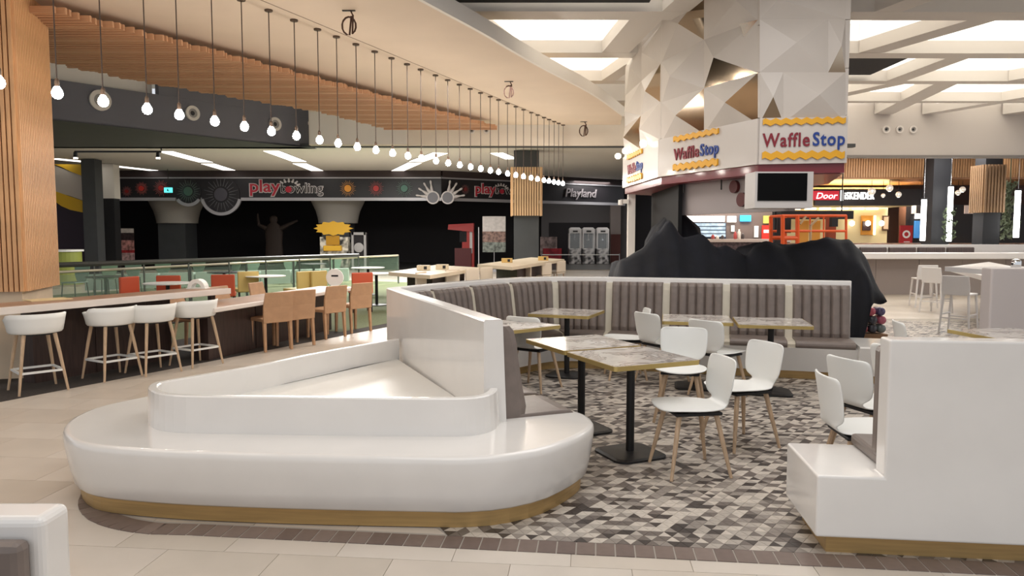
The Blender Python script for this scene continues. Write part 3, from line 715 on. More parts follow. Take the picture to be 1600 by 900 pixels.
pyr(2, [(1224, 113), (1321, 113), (1321, 192), (1224, 192)], (1277, 151), .15)
pyr(2, [(1187, 113), (1224, 113), (1224, 192), (1187, 192)], (1207, 153), .07, 2)
pyr(2, [(1187, 30), (1294, 30), (1294, 113), (1187, 113)], (1243, 69), .09)
pyr(2, [(1294, 30), (1321, 30), (1321, 113), (1294, 113)], (1313, 73), .07, 2)
pyr(2, [(1187, -50), (1321, -50), (1321, 30), (1187, 30)], (1215, 2), .09)
pyr(1, [(1034, 160), (1100, 138), (1100, 209), (1034, 222)], (1065, 181), .11, 1)
pyr(1, [(1034, 97), (1100, 62), (1100, 138), (1034, 160)], (1054, 120), .09)
pyr(1, [(1034, 30), (1100, -14), (1100, 62), (1034, 97)], (1069, 38), .11, 1)
pyr(1, [(1100, 138), (1184, 114), (1184, 193), (1100, 209)], (1143, 161), .11, 1)
pyr(1, [(1100, 62), (1184, 31), (1184, 114), (1100, 138)], (1124, 91), .10, 2)
pyr(1, [(1100, -14), (1184, -50), (1184, 31), (1100, 62)], (1158, 2), .09)
facet(1, [(1163, 38), (1184, 31), (1166, 72)], MIRR, 0, .075, 'mirror_facet')
f = KF[0]
for c_ in range(2):
    for r_2 in range(3):
        ua, ub = f.L*(.02 + .48*c_), f.L*(.5 + .48*c_); za, zb_ = rowz[r_2], rowz[r_2+1]
        fx_, fz_ = ((.3, .55), (.35, .35), (.7, .6), (.3, .5), (.6, .45), (.4, .6))[c_*3+r_2]
        pyramid(f, [(ua, zb_), (ub, zb_), (ub, za), (ua, za)], (ua+(ub-ua)*fx_, za+(zb_-za)*fz_), .12, {0: 1, 4: 1}.get(c_*3+r_2))
# sign band, lettering and wavy stripes
YEL = mat('waffle_yellow', srgb(232, 170, 36), .4); MAR = mat('letter_maroon', srgb(132, 26, 42), .35); BLU = mat('letter_blue', srgb(30, 62, 140), .35)
SGN = mat('sign_board', srgb(210, 202, 194), .3, coat=.3)
SB = {id(f): ob('sign_board', f.rect(MB(), .0, f.L, ZK0, ZK1, -.06, .03), SGN, kio) for f in KF}
def stripe(f, u0, u1, zc, h, nw):
    n = nw*4; t = [zc + h*.5 + h*.22*math.sin(2*PI*k/4) for k in range(n+1)]
    up = [(u0+(u1-u0)*k/n, t[k]) for k in range(n+1)]; dn = [(u, z-h) for u, z in up]
    mb = MB()
    for k in range(n): f.poly(mb, [dn[k], dn[k+1], up[k+1], up[k]], .035, .06)
    ob('wavy_stripe', mb, YEL, SB[id(f)])
def kpx(f, a, b): return f.uz(*a), f.uz(*b)
for f, ua, ub, us in ((KF[2], .035, .97, .62), (KF[1], .19, .66, .6), (KF[0], .18, .62, .6)):
    u0, u1 = ua*f.L, ub*f.L; um = u0 + (u1-u0)*.60
    stripe(f, u0, u1, ZK1-.055, .07, 7 if f is not KF[2] else 8); stripe(f, u0, u1, ZK0+.105, .085, 7)
    sign_text('lettering', 'Waffle', MAR, SB[id(f)], f, u0, um-.02, ZK0+.215, ZK0+.395, .032, .048, bold=.018, space=1.12)
    sign_text('lettering', 'Stop', BLU, SB[id(f)], f, um+.015, u1, ZK0+.165, ZK0+.395, .032, .048, bold=.018, space=1.12)
MARP = mat('maroon_fascia', srgb(118, 24, 34), .35, coat=.4)
ob('maroon_fascia', MB().prism(kin(.03), 2.43, ZK0), MARP, kio)
ob('kiosk_ceiling', MB().prism(kin(.1), 2.42, 2.44), MARP, kio)
for k in range(3):
    u, z = KF[0].uz((975, 987, 1016)[k], (246, 238, 227)[k]); p = KF[0].pt(u, z, .12)
    ob('spotlight', MB().lathe([(.03, -.03), (.06, .0), (.06, .05), (.03, .08)], 12, p), mat('spot_glow', (1, .9, .75), .4, emit=4, ecol=(1, .88, .7)), kio)
# header panel, post, dark back panels
GREYP = mat('kiosk_grey_panel', srgb(168, 158, 156), .5)
f = KF[1]; (ua, za), (ub, zb) = f.uz(1034, 338), f.uz(1150, 338)
hA, hB = f.pt(.05, 0, -.30), f.pt(f.L+.25, 0, -.30); fh = Face(hA[:2], hB[:2]); _, zh = fh.uz(1040, 337)
ob('header_panel', fh.rect(MB(), 0, fh.L, zh, 2.43, -.1, 0), GREYP, kio)
for px in (1079, 1138): u, _ = fh.uz(px, 280); ob('hanger_rod', MB().tube([fh.pt(u, 2.28, .12), fh.pt(u, 2.43, .12)], .012, 6), BLACK, kio)
for px, py, r in ((1150, 292, .09), (1162, 312, .10)):
    u, z = fh.uz(px, py); ob('alarm_disc', fh.disc(MB(), u, z, r, .0, .05, 18), mat('alarm_maroon', srgb(92, 36, 36), .5), kio)
ob('corner_post', MB().box(K1[0]+.14, K1[1]-.05, 1.21, .14, .14, 2.42), WHITEM, kio)
ob('security_camera', MB().box(K1[0]+.0, K1[1]-.1, 2.28, .16, .1, .08).lathe([(.05, -.05), (.05, .05)], 10, (K1[0]-.08, K1[1]-.12, 2.26)), WHITEM, kio)
g1, g2 = KF[0].pt(.22, 0, -.5), KF[0].pt(KF[0].L+.2, 0, -.25); fg = Face(g1[:2], g2[:2])
ob('dark_panel', fg.rect(MB(), 0, fg.L, .9, 2.42, -.06, 0), mat('kiosk_black', srgb(14, 13, 15), .8), kio)
ob('counter', fg.rect(MB(), -.1, fg.L, 0, .98, -.1, .25), WHITEM, kio)
# hanging screen
tv = thing('hanging_screen', 'black television in a white box frame hanging under the waffle sign', 'screen')
tl = at(1181, 268, 2.42); tr = at(1272, 268, 2.42)
ft = Face((tl[0], tl[1]), (tr[0], tr[1])); zt0 = ft.uz(1225, 325)[1]
hs = ob('housing', ft.rect(MB(), 0, ft.L, zt0, 2.42, -.42, -.012), mat('screen_housing', srgb(204, 198, 194), .45), tv)
ob('screen', ft.rect(MB(), .03, ft.L-.08, zt0+.09, 2.40, -.012, .0), mat('black_screen', srgb(5, 5, 6), .5, ior=1.2), hs)
# ================================================================== BLACK CLOTH OVER EQUIPMENT
CLOTH = mat('black_cloth', srgb(19, 20, 28), .8, vary=.35, scale=2.6, bump=.5)
ridge = [(1.45, .9), (1.56, 1.36), (1.83, 1.44), (2.05, 1.62), (2.22, 1.82), (2.42, 1.7), (2.65, 1.62), (2.97, 1.54), (3.2, 1.40), (3.33, 1.37), (3.5, 1.52), (3.65, 1.55), (4.0, 1.48), (4.3, 1.50), (4.5, 1.55), (4.76, 1.58), (4.98, 1.38), (5.04, 1.15), (5.09, .95), (5.12, .80)]
def rz_(x):
    for (a, za), (b, zb) in zip(ridge, ridge[1:]):
        if a <= x <= b: t = (x-a)/(b-a); t = t*t*(3-2*t); return za + (zb-za)*t
    return ridge[0][1] if x < ridge[0][0] else ridge[-1][1]
random.seed(3)
wv = [(random.uniform(3, 14), random.uniform(3, 14), random.uniform(0, 6), random.uniform(.008, .034)) for _ in range(14)]
cl_rings = []
NX, NY = 90, 36
for i in range(NX+1):
    x = 1.42 + (5.12-1.42)*i/NX; row = []
    top = rz_(x); yf = 9.95 + .12*math.sin(x*2.3) + (.25 if x > 4.6 else 0)*(x-4.6); yb = 11.7 + .2*math.sin(x*1.7)
    for j in range(NY+1):
        t = j/NY; yy = yf + (yb-yf)*t; fold = .05*math.sin(x*17 + 2*math.sin(x*3))*max(0, 1-4*t)
        prof_ = min(1, t/.30); prof_ = prof_**.55 * (1 - .12*math.sin(PI*max(0, (t-.3)/.7)) if t > .3 else 1)
        lo = .03 if x < 4.68 else .03 + min(1, (x-4.68)/.16)*.62 + (x-4.68)*.2
        sag = .12*math.sin(yy*3.1 + x*1.3)*max(0, math.sin(PI*t))
        z = lo + (top - lo)*prof_ + sum(a*math.sin(x*fx + yy*fy + p) for fx, fy, p, a in wv)*.55 + sag*.4
        if t > .8: z -= (t-.8)/.2*(z-.05)
        z = max(z, .02)
        row.append((x, yy - fold, min(z, top+.05)))
    cl_rings.append(row)
tag(ob('draped_cloth', MB().rings(cl_rings, closed=False, cap=False), CLOTH, smooth=True, solid=.012), 'heap of black cloth draped over equipment behind the rear banquette', 'cloth')
# a higher covered stack further back on the left
rr = []
for k in range(9):
    t = k/8; z = .02 + 1.95*t**.9; rd = (.62, .6, .58, .56, .54, .52, .48, .40, .16)[k]
    rr.append([(2.86 + rd*1.0*math.cos(a)*(1+.10*math.sin(5*a+k)), 12.9 + rd*math.sin(a)*(1+.08*math.sin(7*a)), z) for a in [2*PI*q/28 for q in range(28)]])
tag(ob('draped_cloth', MB().rings(rr), CLOTH, smooth=True), 'taller black draped stack standing under the waffle kiosk', 'cloth')
# ---- tray of shrink-wrapped bottles
bx_, by_ = at(1361, 533)
tag(ob('cardboard_tray', MB().box(bx_, by_+.12, .062, .42, .42, .11), mat('cardboard', srgb(150, 116, 88), .8), bevel=.004), 'brown cardboard tray under the stacked drink bottles', 'tray')
cols = [(176, 54, 66), (196, 92, 110), (60, 120, 82), (70, 70, 80), (186, 96, 116), (92, 84, 120), (150, 40, 52), (120, 130, 128)]
names = ['dark red', 'pink', 'green', 'charcoal', 'rose', 'violet', 'crimson', 'clear grey']
lay = [(-.11, 0, 6), (0.005, 0, 3), (.115, 0, 7), (-.11, 1, 2), (.005, 1, 3), (.115, 1, 4), (-.02, 2, 1), (.10, 2, 5)]
place = ['bottom left', 'bottom middle', 'bottom right', 'middle left', 'centre', 'middle right', 'top left', 'top right']
for k, (dx, r, c) in enumerate(lay):
    tb = thing('drink_bottle', '%s drink bottle lying at the %s of the stack beside the banquette end' % (names[c], place[k]), 'bottle', (bx_+dx*1.22, by_-.06, .19 + r*.132 + .006), 0, 'drink bottles stacked beside the banquette end')
    tb.scale = (1.25, 1.25, 1.25)
    mb = MB().lathe([(.012, 0), (.045, .006), (.052, .02), (.052, .15), (.046, .18), (.02, .235), (.018, .25)], 14)
    mb.v = [(x, z, y) for x, y, z in mb.v]
    bb = ob('body', mb, mat('bottle_%d' % c, srgb(*cols[c]), .2, coat=.5), tb, smooth=True)
    mb = MB().lathe([(.02, .25), (.02, .275)], 10); mb.v = [(x, z, y) for x, y, z in mb.v]; ob('cap', mb, RED if c % 2 else SHELL, bb)
# ================================================================== RIGHT HAND BAR FURNITURE
HW = mat('white_lacquer', srgb(226, 222, 220), .35)
hc = thing('high_chair', '', 'chair')
ob('seat', MB().box(0, .0, .64, .42, .40, .03), HW, hc, bevel=.012)
ob('backrest', MB().rings([[(-.205, -.17, .63), (.205, -.17, .63), (.205, -.20, .63), (-.205, -.20, .63)], [(-.215, -.19, .75), (.215, -.19, .75), (.215, -.215, .75), (-.215, -.215, .75)], [(-.20, -.22, .95), (.20, -.22, .95), (.20, -.245, .95), (-.20, -.245, .95)]]), HW, hc, bevel=.01)
for sx in (-1, 1):
    for sy in (-1, 1): ob('leg', MB().tube([(sx*.185, sy*.175, .635), (sx*.225, sy*.215, 0)], [.022, .016], 8), HW, hc)
fr = MB()
for sy in (-1, 1): fr.box(0, sy*.2, .24, .40, .022, .022)
for sx in (-1, 1): fr.box(sx*.205, 0, .30, .022, .38, .022)
ob('footrest', fr, HW, hc)
hch = Spawn(hc); G = 'white high chairs on the right'
for px, py, fx, fy, lab in ((1497, 527, .75, .65, 'white high chair nearest, beside the white counter end at right'), (1442, 488, .2, .97, 'white high chair in front of the long white counter, near the mosaic'),
                            (1462, 497, .85, .5, 'white high chair half hidden behind the nearest high chair'), (1398, 466, 0, 1, 'white high chair tucked at the left end of the long white counter'),
                            (1350, 466, 0, 1, 'white high chair at the long counter half behind the black cloth'), (1446, 465, 0, 1, 'white high chair pushed in at the middle of the long white counter')):
    x, y = at(px, py-8); hch((x, y, .006), math.atan2(-fx, fy), lab, G)
lc = thing('long_counter', 'long white bar counter running across behind the high chairs', 'counter')
ob('worktop', MB().box(12.2, 19.75, 1.06, 9.4, .75, .16), HW, lc, bevel=.02)
for k in range(8): ob('front_panel', MB().box(8.1 + k*1.17, 19.95, .49, 1.16, .06, .98), mat('counter_taupe', srgb(158, 146, 140), .6), lc)
hb = thing('rear_banquette', 'white rear banquette with dark tufted cushions beyond the long counter', 'banquette')
ob('back_wall', MB().box(12.2, 20.95, .67, 9.4, .3, 1.34), HW, hb)
for k in range(5): ob('back_cushion', MB().box(9.35 + k*.82, 20.76, 1.12, .76, .1, .3), mat('dark_taupe', srgb(92, 80, 78), .5, vary=.3, scale=14, stretch=(3, 1, 0)), hb, bevel=.03)
ht = thing('high_table', 'white high bar table running towards the right block', 'table')
q = [at(*p, .95) for p in ((1482, 417), (1550, 434), (1640, 427), (1545, 409))]
ob('top', MB().prism(q, .86, .95), HW, ht, bevel=.01)
cxm = sum(p[0] for p in q)/4; cym = sum(p[1] for p in q)/4
ob('pedestal', MB().prism([(cxm+(p[0]-cxm)*.2+.5, cym+(p[1]-cym)*.2) for p in q], .006, .86), mat('counter_taupe', srgb(158, 146, 140), .6), ht)
wbk = thing('counter_end', 'tall white counter end block at the right edge', 'counter')
p0 = at(1550, 419, 1.25); ob('end_panel', MB().box(p0[0]+.9, p0[1]+.1, .628, 1.8, .2, 1.244), mat('block_white', srgb(212, 202, 198), .45), wbk, bevel=.02)
ob('top_ledge', MB().box(p0[0]+.95, p0[1]+.65, 1.19, 1.7, .9, .06), HW, wbk)
tag(ob('metal_canister', MB().lathe([(.05, 0), (.055, .01), (.055, .09), (.045, .11), (.02, .12)], 14, (p0[0]+.62, p0[1]+.5, 1.22)), CHROME, smooth=True), 'small chrome canister on the tall white counter end', 'canister')
# ================================================================== RIGHT OUTLETS
SW = 27.0
ocw = [srgb(232, 216, 170), srgb(226, 190, 120)]
out = thing('kebab_outlet', 'brightly lit kebab outlet with cream walls and dark lettered fascia', 'shop front')
def rx(px, Y=SW): return zat(px, 365, Y)[0]
def rzv(py, Y=SW): return zat(1300, py, Y)[1]
fo = Face((rx(1160), SW), (rx(1700), SW))
def fpx(f, px0, py0, px1, py1): (u0, z1), (u1, z0) = f.uz(px0, py0), f.uz(px1, py1); return u0, u1, z0, z1
def panel(f, name, m, parent, px0, py0, px1, py1, o0=0, o1=.05, **kw): u0, u1, z0, z1 = fpx(f, px0, py0, px1, py1); return ob(name, f.rect(MB(), u0, u1, z0, z1, o0, o1), m, parent, **kw)
FAS = mat('dark_fascia', srgb(48, 42, 42), .45)
panel(fo, 'fascia', FAS, out, 1262, 297, 1424, 322, .5, .7)
u0, u1, z0, z1 = fpx(fo, 1200, 322, 1412, 420)
fo2 = Face((rx(1200), SW+1.2), (rx(1412), SW+1.2))
ob('rear_wall', fo2.rect(MB(), 0, fo2.L, 0, 3.4, -.1, 0), mat('lit_cream_wall', ocw[0], .7), out)
ob('inner_ceiling', MB().box((rx(1200)+rx(1412))/2, SW+.3, rzv(323)+.03, rx(1412)-rx(1200), 1.7, .05), mat('lit_cream_wall', ocw[0], .7), out)
fo3 = Face((rx(1200), SW+.66), (rx(1424), SW+.66))
for px in (1238, 1262, 1285, 1312, 1336, 1358): panel(fo2, 'downlight', mat('strip_glow', (1, .95, .8), .5, emit=4, ecol=(1, .9, .7)), out, px-9, 325, px+8, 328, .25, .30)
panel(fo2, 'side_return', mat('brown_return', srgb(98, 66, 50), .6), out, 1410, 300, 1424, 385, -.2, .3)
panel(fo, 'red_logo_board', mat('logo_red', srgb(190, 24, 44), .4, emit=.5, ecol=srgb(190, 24, 44)), out, 1250, 300, 1296.5, 314, .7, .76)
LIT = mat('lit_letters', (1, 1, 1), .4, emit=1.6)
u0, u1, z0, z1 = fpx(fo, 1262, 303, 1294, 312); sign_text('lettering', 'Door', LIT, out, fo, u0, u1, z0, z1, .765, .78, bold=.0, shear=.25)
panel(fo, 'divider_light', LIT, out, 1300, 299, 1302.5, 315, .7, .76)
u0, u1, z0, z1 = fpx(fo, 1306, 302, 1350, 313); sign_text('lettering', 'iSKENDER', LIT, out, fo, u0, u1, z0, z1, .705, .78, bold=.0, space=1.1)
ORG = mat('amber_panel', srgb(216, 150, 60), .5)
panel(fo2, 'amber_door', ORG, out, 1268, 345, 1280, 380, .02, .06); panel(fo2, 'amber_door', ORG, out, 1246, 345, 1262, 380, .02, .06)
ps_ = panel(fo2, 'picture_surround', ORG, out, 1345, 337, 1365, 367, .02, .08); panel(fo2, 'picture', mat('dark_picture', srgb(70, 50, 44), .4), ps_, 1346, 346, 1358, 360, .08, .12)
panel(fo2, 'glowing_edge', mat('edge_glow', (1, .9, .6), .5, emit=3), out, 1363.5, 337, 1365.5, 367, .08, .12)
fm_ = panel(fo2, 'framed_menu', mat('menu_frame', srgb(96, 66, 50), .5), out, 1378, 337, 1387, 360, .02, .08); panel(fo2, 'menu_sheet', mat('menu_sheet', srgb(206, 180, 150), .6), fm_, 1379.5, 339, 1385.5, 358, .08, .1)
for px, py in ((1327, 349), (1352, 349), (1373, 349)):
    u, z = fo2.uz(px, py); ob('wall_lamp', MB().lathe([(.03, -.1), (.09, -.05), (.09, .05), (.03, .1)], 10, fo2.pt(u, z, .22)), mat('lamp_glow', (1, .95, .85), .4, emit=6), out)
st = thing('menu_board', 'red standing menu board at the kebab outlet', 'sign')
panel(fo, 'board', mat('menu_red', srgb(176, 34, 40), .5), st, 1393, 352.5, 1411, 385, .55, .62)
u, z = fo.uz(1402, 366); ob('emblem', fo.ring(MB(), u, z, .08, .14, .62, .63, 20), SHELL, st); panel(fo, 'text_line', SHELL, st, 1398, 377, 1407, 378, .62, .63)
# display counter line
dcn = thing('display_counter', 'long low outlet counter with brown stone top across the right', 'counter')
ob('worktop', MB().box(14.6, 24.6, 1.30, 10.6, .8, .07), mat('stone_top', srgb(128, 96, 78), .3, vary=.3, scale=6), dcn)
ob('front', MB().box(14.6, 24.75, .63, 10.5, .5, 1.26), mat('counter_front', srgb(180, 168, 158), .5), dcn)
# wooden slat band above the outlets
band = thing('slat_band', 'long band of upright wooden slats above the right outlets', 'cladding')
fb = Face((rx(1230, 25), 25), (rx(1660, 25), 25)); zb0, zb1 = zat(1400, 277, 25)[1], 4.28
ob('backing', fb.rect(MB(), 0, fb.L, zb0, zb1, -.05, -.01), mat('band_backing', srgb(110, 72, 44), .8), band)
me = MB().box(0, 0, 0, .062, .05, zb1-zb0).mesh('slat', SLAT)
nb = int(fb.L/.085)
for k in range(nb): p = fb.pt((k+.5)*fb.L/nb, (zb0+zb1)/2, .01); link('slat', me, band, p)
ob('underside', MB().prism([(fb.pt(0, 0)[0], 25), (fb.pt(fb.L, 0)[0], 25), (fb.pt(fb.L, 0)[0]+1, 28.2), (fb.pt(0, 0)[0]+.8, 28.2)], zb0-.06, zb0), mat('wood_underside', srgb(170, 122, 82), .3, vary=.15, scale=3, stretch=(.5, 5, 1)), band)
# brown wall behind everything on the right
tag(ob('wall_outlets', MB().box(19.2, 30.2, 2.2, 26, .2, 4.4), mat('brown_wall', srgb(84, 56, 46), .7)), 'dark brown wall behind the right outlets', kind='structure')
dk = thing('dark_outlet', 'dark closed outlet front between the charcoal columns', 'shop front')
fd = Face((rx(1412), 28.0), (rx(1640), 28.0))
panel(fd, 'dark_front', mat('dark_front', srgb(36, 30, 30), .5), dk, 1414, 320, 1640, 400, 0, .1)
for px0, px1 in ((1422, 1428), (1504, 1522), (1563, 1572)): panel(fd, 'pale_sign', mat('pale_sign', srgb(196, 176, 166), .5, emit=.3), dk, px0, 321, px1, 334, .1, .15)
panel(fd, 'lit_emblem', LIT, dk, 1427, 334, 1434, 342, .1, .16); panel(fd, 'lit_emblem', LIT, dk, 1437, 337, 1441, 342, .1, .16)
panel(fd, 'blue_display', mat('blue_display', srgb(60, 120, 180), .4, emit=.6), dk, 1426, 345, 1432, 372, .1, .2)
# two charcoal columns
def rcol(px0, px1, Y): a, b = rx(px0, Y), rx(px1, Y); return [(a, Y), (b, Y), (b, Y+(b-a)), (a, Y+(b-a))]
DKC = mat('charcoal_column', srgb(34, 34, 37), .6)
cA = thing('plain_column', 'plain charcoal square column between the light tubes', 'column'); ob('shaft', MB().prism(rcol(1455, 1483, 23.4), 0, 4.3), DKC, cA); ob('collar', MB().prism(rcol(1454, 1484, 23.35), 4.18, 4.3), DARKPL, cA)
YB = 21.6
clad_column('clad_column', 'charcoal column with a collar of upright wood slats at right', rcol(1534, 1568, YB), zat(1540, 332, YB)[1], zat(1540, 257, YB)[1], 4.3, mat('slat_backing2', srgb(70, 54, 42), .8),
            mat('grey_wood', srgb(146, 116, 86), .5, vary=.15, scale=5, stretch=(5, 5, .5)), .085, .06, low_m=DKC, up_m=DKC, skip_gap=.35, shrink=.22)
# LED tubes with greenery
TUBE = mat('tube_glow', (1, 1, .97), .4, emit=6)
LEAF = mat('leaf_green', srgb(70, 82, 56), .6)
def ledtube(px, y0, y1, Y, label, leaves):
    x, z1 = zat(px, y0, Y); z0 = zat(px, y1, Y)[1]
    t = thing('light_tube', label, 'lamp', (x, Y, 0)); ob('tube', MB().tube([(0, 0, z0), (0, 0, z1)], .075, 12), TUBE, t)
    ob('end_cap', MB().tube([(0, 0, z1), (0, 0, z1+.05)], .08, 12), DARKPL, t); ob('wire', MB().tube([(0, 0, z1+.05), (0, 0, 4.3)], .007, 6), CHROME, t)
    if leaves:
        g = MB(); random.seed(px)
        for k in range(90):
            a = random.uniform(0, 2*PI); z = random.uniform(z0, z1*.6+z0*.4); r = random.uniform(.09, .17); c = (r*math.cos(a), r*math.sin(a), z)
            d = [random.uniform(-.06, .06) for _ in range(6)]
            g.add([c, (c[0]+d[0], c[1]+d[1], c[2]+.06), (c[0]+d[2]*1.4, c[1]+d[3], c[2]+.02), (c[0]+d[4], c[1]+d[5], c[2]-.06)], [(0, 1, 2), (0, 2, 3)])
        ob('trailing_leaves', g, LEAF, t, kind='stuff')
ledtube(1444, 312, 376, 22.8, 'glowing vertical light tube at the left edge of the plain column', False)
ledtube(1486, 292, 377, 23.0, 'vertical light tube with trailing leaves at the plain column', True)
ledtube(1591, 298, 371, 21.4, 'glowing vertical light tube at the far right edge', False)
gv = MB(); random.seed(5); gx, gz1 = zat(1578, 285, 22.5); gz0 = zat(1578, 372, 22.5)[1]
gt = thing('hanging_vine', 'green hanging vine beside the far right light tube', 'plant', (gx, 22.5, 0))
ob('stem', MB().tube([(0, 0, gz0), (.03, 0, (gz0+gz1)/2), (0, 0, 4.3)], .015, 6), LEAF, gt)
for k in range(260):
    z = random.uniform(gz0, gz1); c = (random.gauss(0, .11), random.gauss(0, .1), z); d = [random.uniform(-.09, .09) for _ in range(6)]
    gv.add([c, (c[0]+d[0], c[1]+d[1], c[2]+.08), (c[0]+d[2]*1.4, c[1]+d[3], c[2]+.02), (c[0]+d[4], c[1]+d[5], c[2]-.08)], [(0, 1, 2), (0, 2, 3)])
ob('leaves', gv, mat('vine_green', srgb(92, 100, 76), .6), gt, kind='stuff')
# mirrored globe lamps
for k, (px, py, r) in enumerate(((1362, 299, .13), (1390, 294, .12), (1380, 305.5, .07), (1404, 304, .1), (1497, 301, .09), (1504, 296, .1), (1568, 300, .09))):
    Y = 25.6; x, z = zat(px, py, Y); t = thing('globe_lamp', '%s mirrored globe lamp from the left over the right outlets' % ORD[k], 'lamp', (x, Y, z), 0, 'mirrored globe lamps')
    ob('globe', MB().lathe([(r*math.sin(a), -r*math.cos(a)) for a in [PI*q/9 + (.02 if q == 0 else -.02 if q == 9 else 0) for q in range(10)]], 16), mat('globe_glass', (.9, .86, .8), .12, .8, emit=.5, ecol=(1, .9, .75)), t, smooth=True)
    ob('glow', MB().lathe([(.01, -r*1.06), (r*.34, -r*1.02), (r*.4, -r*.9)], 12), LIT, t); ob('cord', MB().tube([(0, 0, r*.9), (0, 0, zb0-z-.055)], .008, 5), BLACK, t)
# ================================================================== FOOD COUNTER SEEN THROUGH THE KIOSK
fsh = thing('food_counter', 'lit food counter with menu screens seen under the kiosk header', 'shop front')
fq = Face((rx(1000, 26.5), 26.5), (rx(1215, 26.5), 26.5))
ob('rear_wall', fq.rect(MB(), fq.uz(1056, 340)[0], fq.L, 0, 3.6, -.1, 0), mat('brown_grey_wall', srgb(108, 94, 88), .6), fsh)
GLW = mat('menu_glow', (1, 1, .98), .4, emit=2.2)
for a, b in ((1072, 1093), (1094, 1112), (1113, 1131)): panel(fq, 'menu_screen', GLW, fsh, a, 337.5, b, 346.5, .02, .1)
panel(fq, 'round_menu', GLW, fsh, 1136, 338, 1149, 347, .02, .1)
panel(fq, 'blue_screen', mat('cyan_glow', (.05, .45, .9), .4, emit=1.6, ecol=(.02, .42, .95)), fsh, 1156, 336.5, 1172, 346, .02, .1)
FR = mat('fridge_blue', srgb(150, 170, 186), .3, emit=.5, ecol=srgb(170, 190, 205), vary=.4, scale=6)
for k in range(4): panel(fq, 'fridge_shelf', FR, fsh, 1074, 349+k*5.6, 1131, 353.2+k*5.6, .02, .2)
panel(fq, 'fridge_frame', mat('fridge_dark', srgb(52, 66, 84), .4), fsh, 1072, 348, 1134, 373, .0, .02)
panel(fq, 'framed_notice', SHELL, fsh, 1142, 352, 1147, 362, .02, .05); panel(fq, 'white_door', SHELL, fsh, 1178, 353, 1184, 371, .02, .06)
panel(fq, 'red_poster', mat('poster_red', srgb(206, 44, 34), .5, emit=.4, ecol=srgb(206, 44, 34)), fsh, 1190, 352, 1208, 374, .02, .08); panel(fq, 'yellow_poster', mat('poster_yellow', srgb(190, 180, 90), .5, emit=.4, ecol=srgb(190, 180, 90)), fsh, 1192, 337, 1207, 349, .02, .08)
panel(fq, 'poster_stripe', SHELL, fsh, 1192, 359, 1206, 364, .08, .09)
ob('worktop', fq.rect(MB(), 1.3, fq.L, 1.36, 1.46, .3, 1.3), mat('counter_pale', srgb(196, 180, 170), .4), fsh); ob('counter_front', fq.rect(MB(), 1.3, fq.L, 0, 1.36, .4, 1.2), mat('counter_dark', srgb(74, 58, 60), .5, vary=.5, scale=14), fsh)
random.seed(11)
for k, px in enumerate((1115, 1122, 1130, 1150, 1156, 1162)):
    x, z = zat(px, 374, 25.6); hgt = (.16, .12, .14, .26, .34, .2)[k]
    tag(ob('counter_jar', MB().lathe([(.05, 0), (.06, .02), (.06, hgt*.7), (.03, hgt*.85), (.03, hgt)], 10, (x, 25.7, 1.46)), mat('jar_%d' % (k % 3), srgb(*((150, 60, 56), (196, 190, 180), (60, 52, 50))[k % 3]), .3), smooth=True),
        '%s small jar from the left on the lit food counter under the kiosk' % ORD[k], 'jar', 'jars on the lit food counter')
# ================================================================== ORANGE SCISSOR LIFT
lf = thing('access_platform', 'orange access platform with guard rails parked before the lit outlet', 'lift')
OR = mat('lift_orange', srgb(214, 84, 30), .45); YL = 17.5
def lp(px, py, dy=0): x, z = zat(px, py, YL); return (x, YL+dy, z)
def rail(p, q, r=.035, name='rail', m=OR): ob(name, MB().tube([p, q], r, 8), m, lf)
for dy in (0, .8):
    for px in (1223, 1246, 1322): rail(lp(px, 337, dy), lp(px, 388, dy), .05 if px < 1300 else .03, 'post')
    for py in (337, 361): rail(lp(1222, py, dy), lp(1322, py, dy), .03, 'rail')
    rail(lp(1287, 337, dy), lp(1287, 386, dy), .02, 'post'); rail(lp(1223, 372, dy), lp(1246, 372, dy), .05, 'rail')
for px in (1223, 1322): rail(lp(px, 337), lp(px, 337, .8), .03, 'cross_rail')
rail(lp(1266, 386), lp(1267, 352), .03, 'brace', mat('lift_grey', srgb(176, 150, 120), .5)); rail(lp(1267, 352), lp(1279, 340), .03, 'brace', MATS['lift_grey'])
rail(lp(1250, 350), lp(1259, 338), .03, 'brace', MATS['lift_grey'])
a = lp(1224, 338); b = lp(1246, 338); ob('gate_panel', MB().box((a[0]+b[0])/2, YL+.4, lp(1230, 352)[2], b[0]-a[0], .03, .36), NEARBLK, lf)
x0, x1 = zat(1222, 385, YL)[0], zat(1322, 385, YL)[0]
zpl = zat(1270, 388, YL)[1]
ob('deck', MB().box((x0+x1)/2, YL+.4, zpl, x1-x0, .9, .08), mat('lift_deck', srgb(90, 80, 74), .6), lf)
for k in range(3):
    zz = .5 + k*.26
    for s_ in (-1, 1): ob('scissor_arm', MB().tube([((x0+x1)/2 - s_*.6, YL+.4, zz), ((x0+x1)/2 + s_*.6, YL+.4, zz+.26)], .04, 6), OR, lf)
ob('chassis', MB().box((x0+x1)/2, YL+.4, .33, x1-x0, .8, .34), OR, lf, bevel=.03)
for sx in (-1, 1):
    for dy in (.05, .75): ob('wheel', MB().tube([((x0+x1)/2+sx*.5, YL+dy-.06, .17), ((x0+x1)/2+sx*.5, YL+dy+.06, .17)], .16, 16), BLACK, lf)
ob('control_box', MB().box(zat(1304, 347, YL)[0], YL+.05, lp(1304, 347)[2], .14, .16, .22), NEARBLK, lf)
ob('machine_column', MB().box(zat(1312, 360, YL)[0], YL+.5, lp(1312, 362)[2], .18, .2, .75), mat('lift_dark_orange', srgb(150, 66, 34), .5), lf)
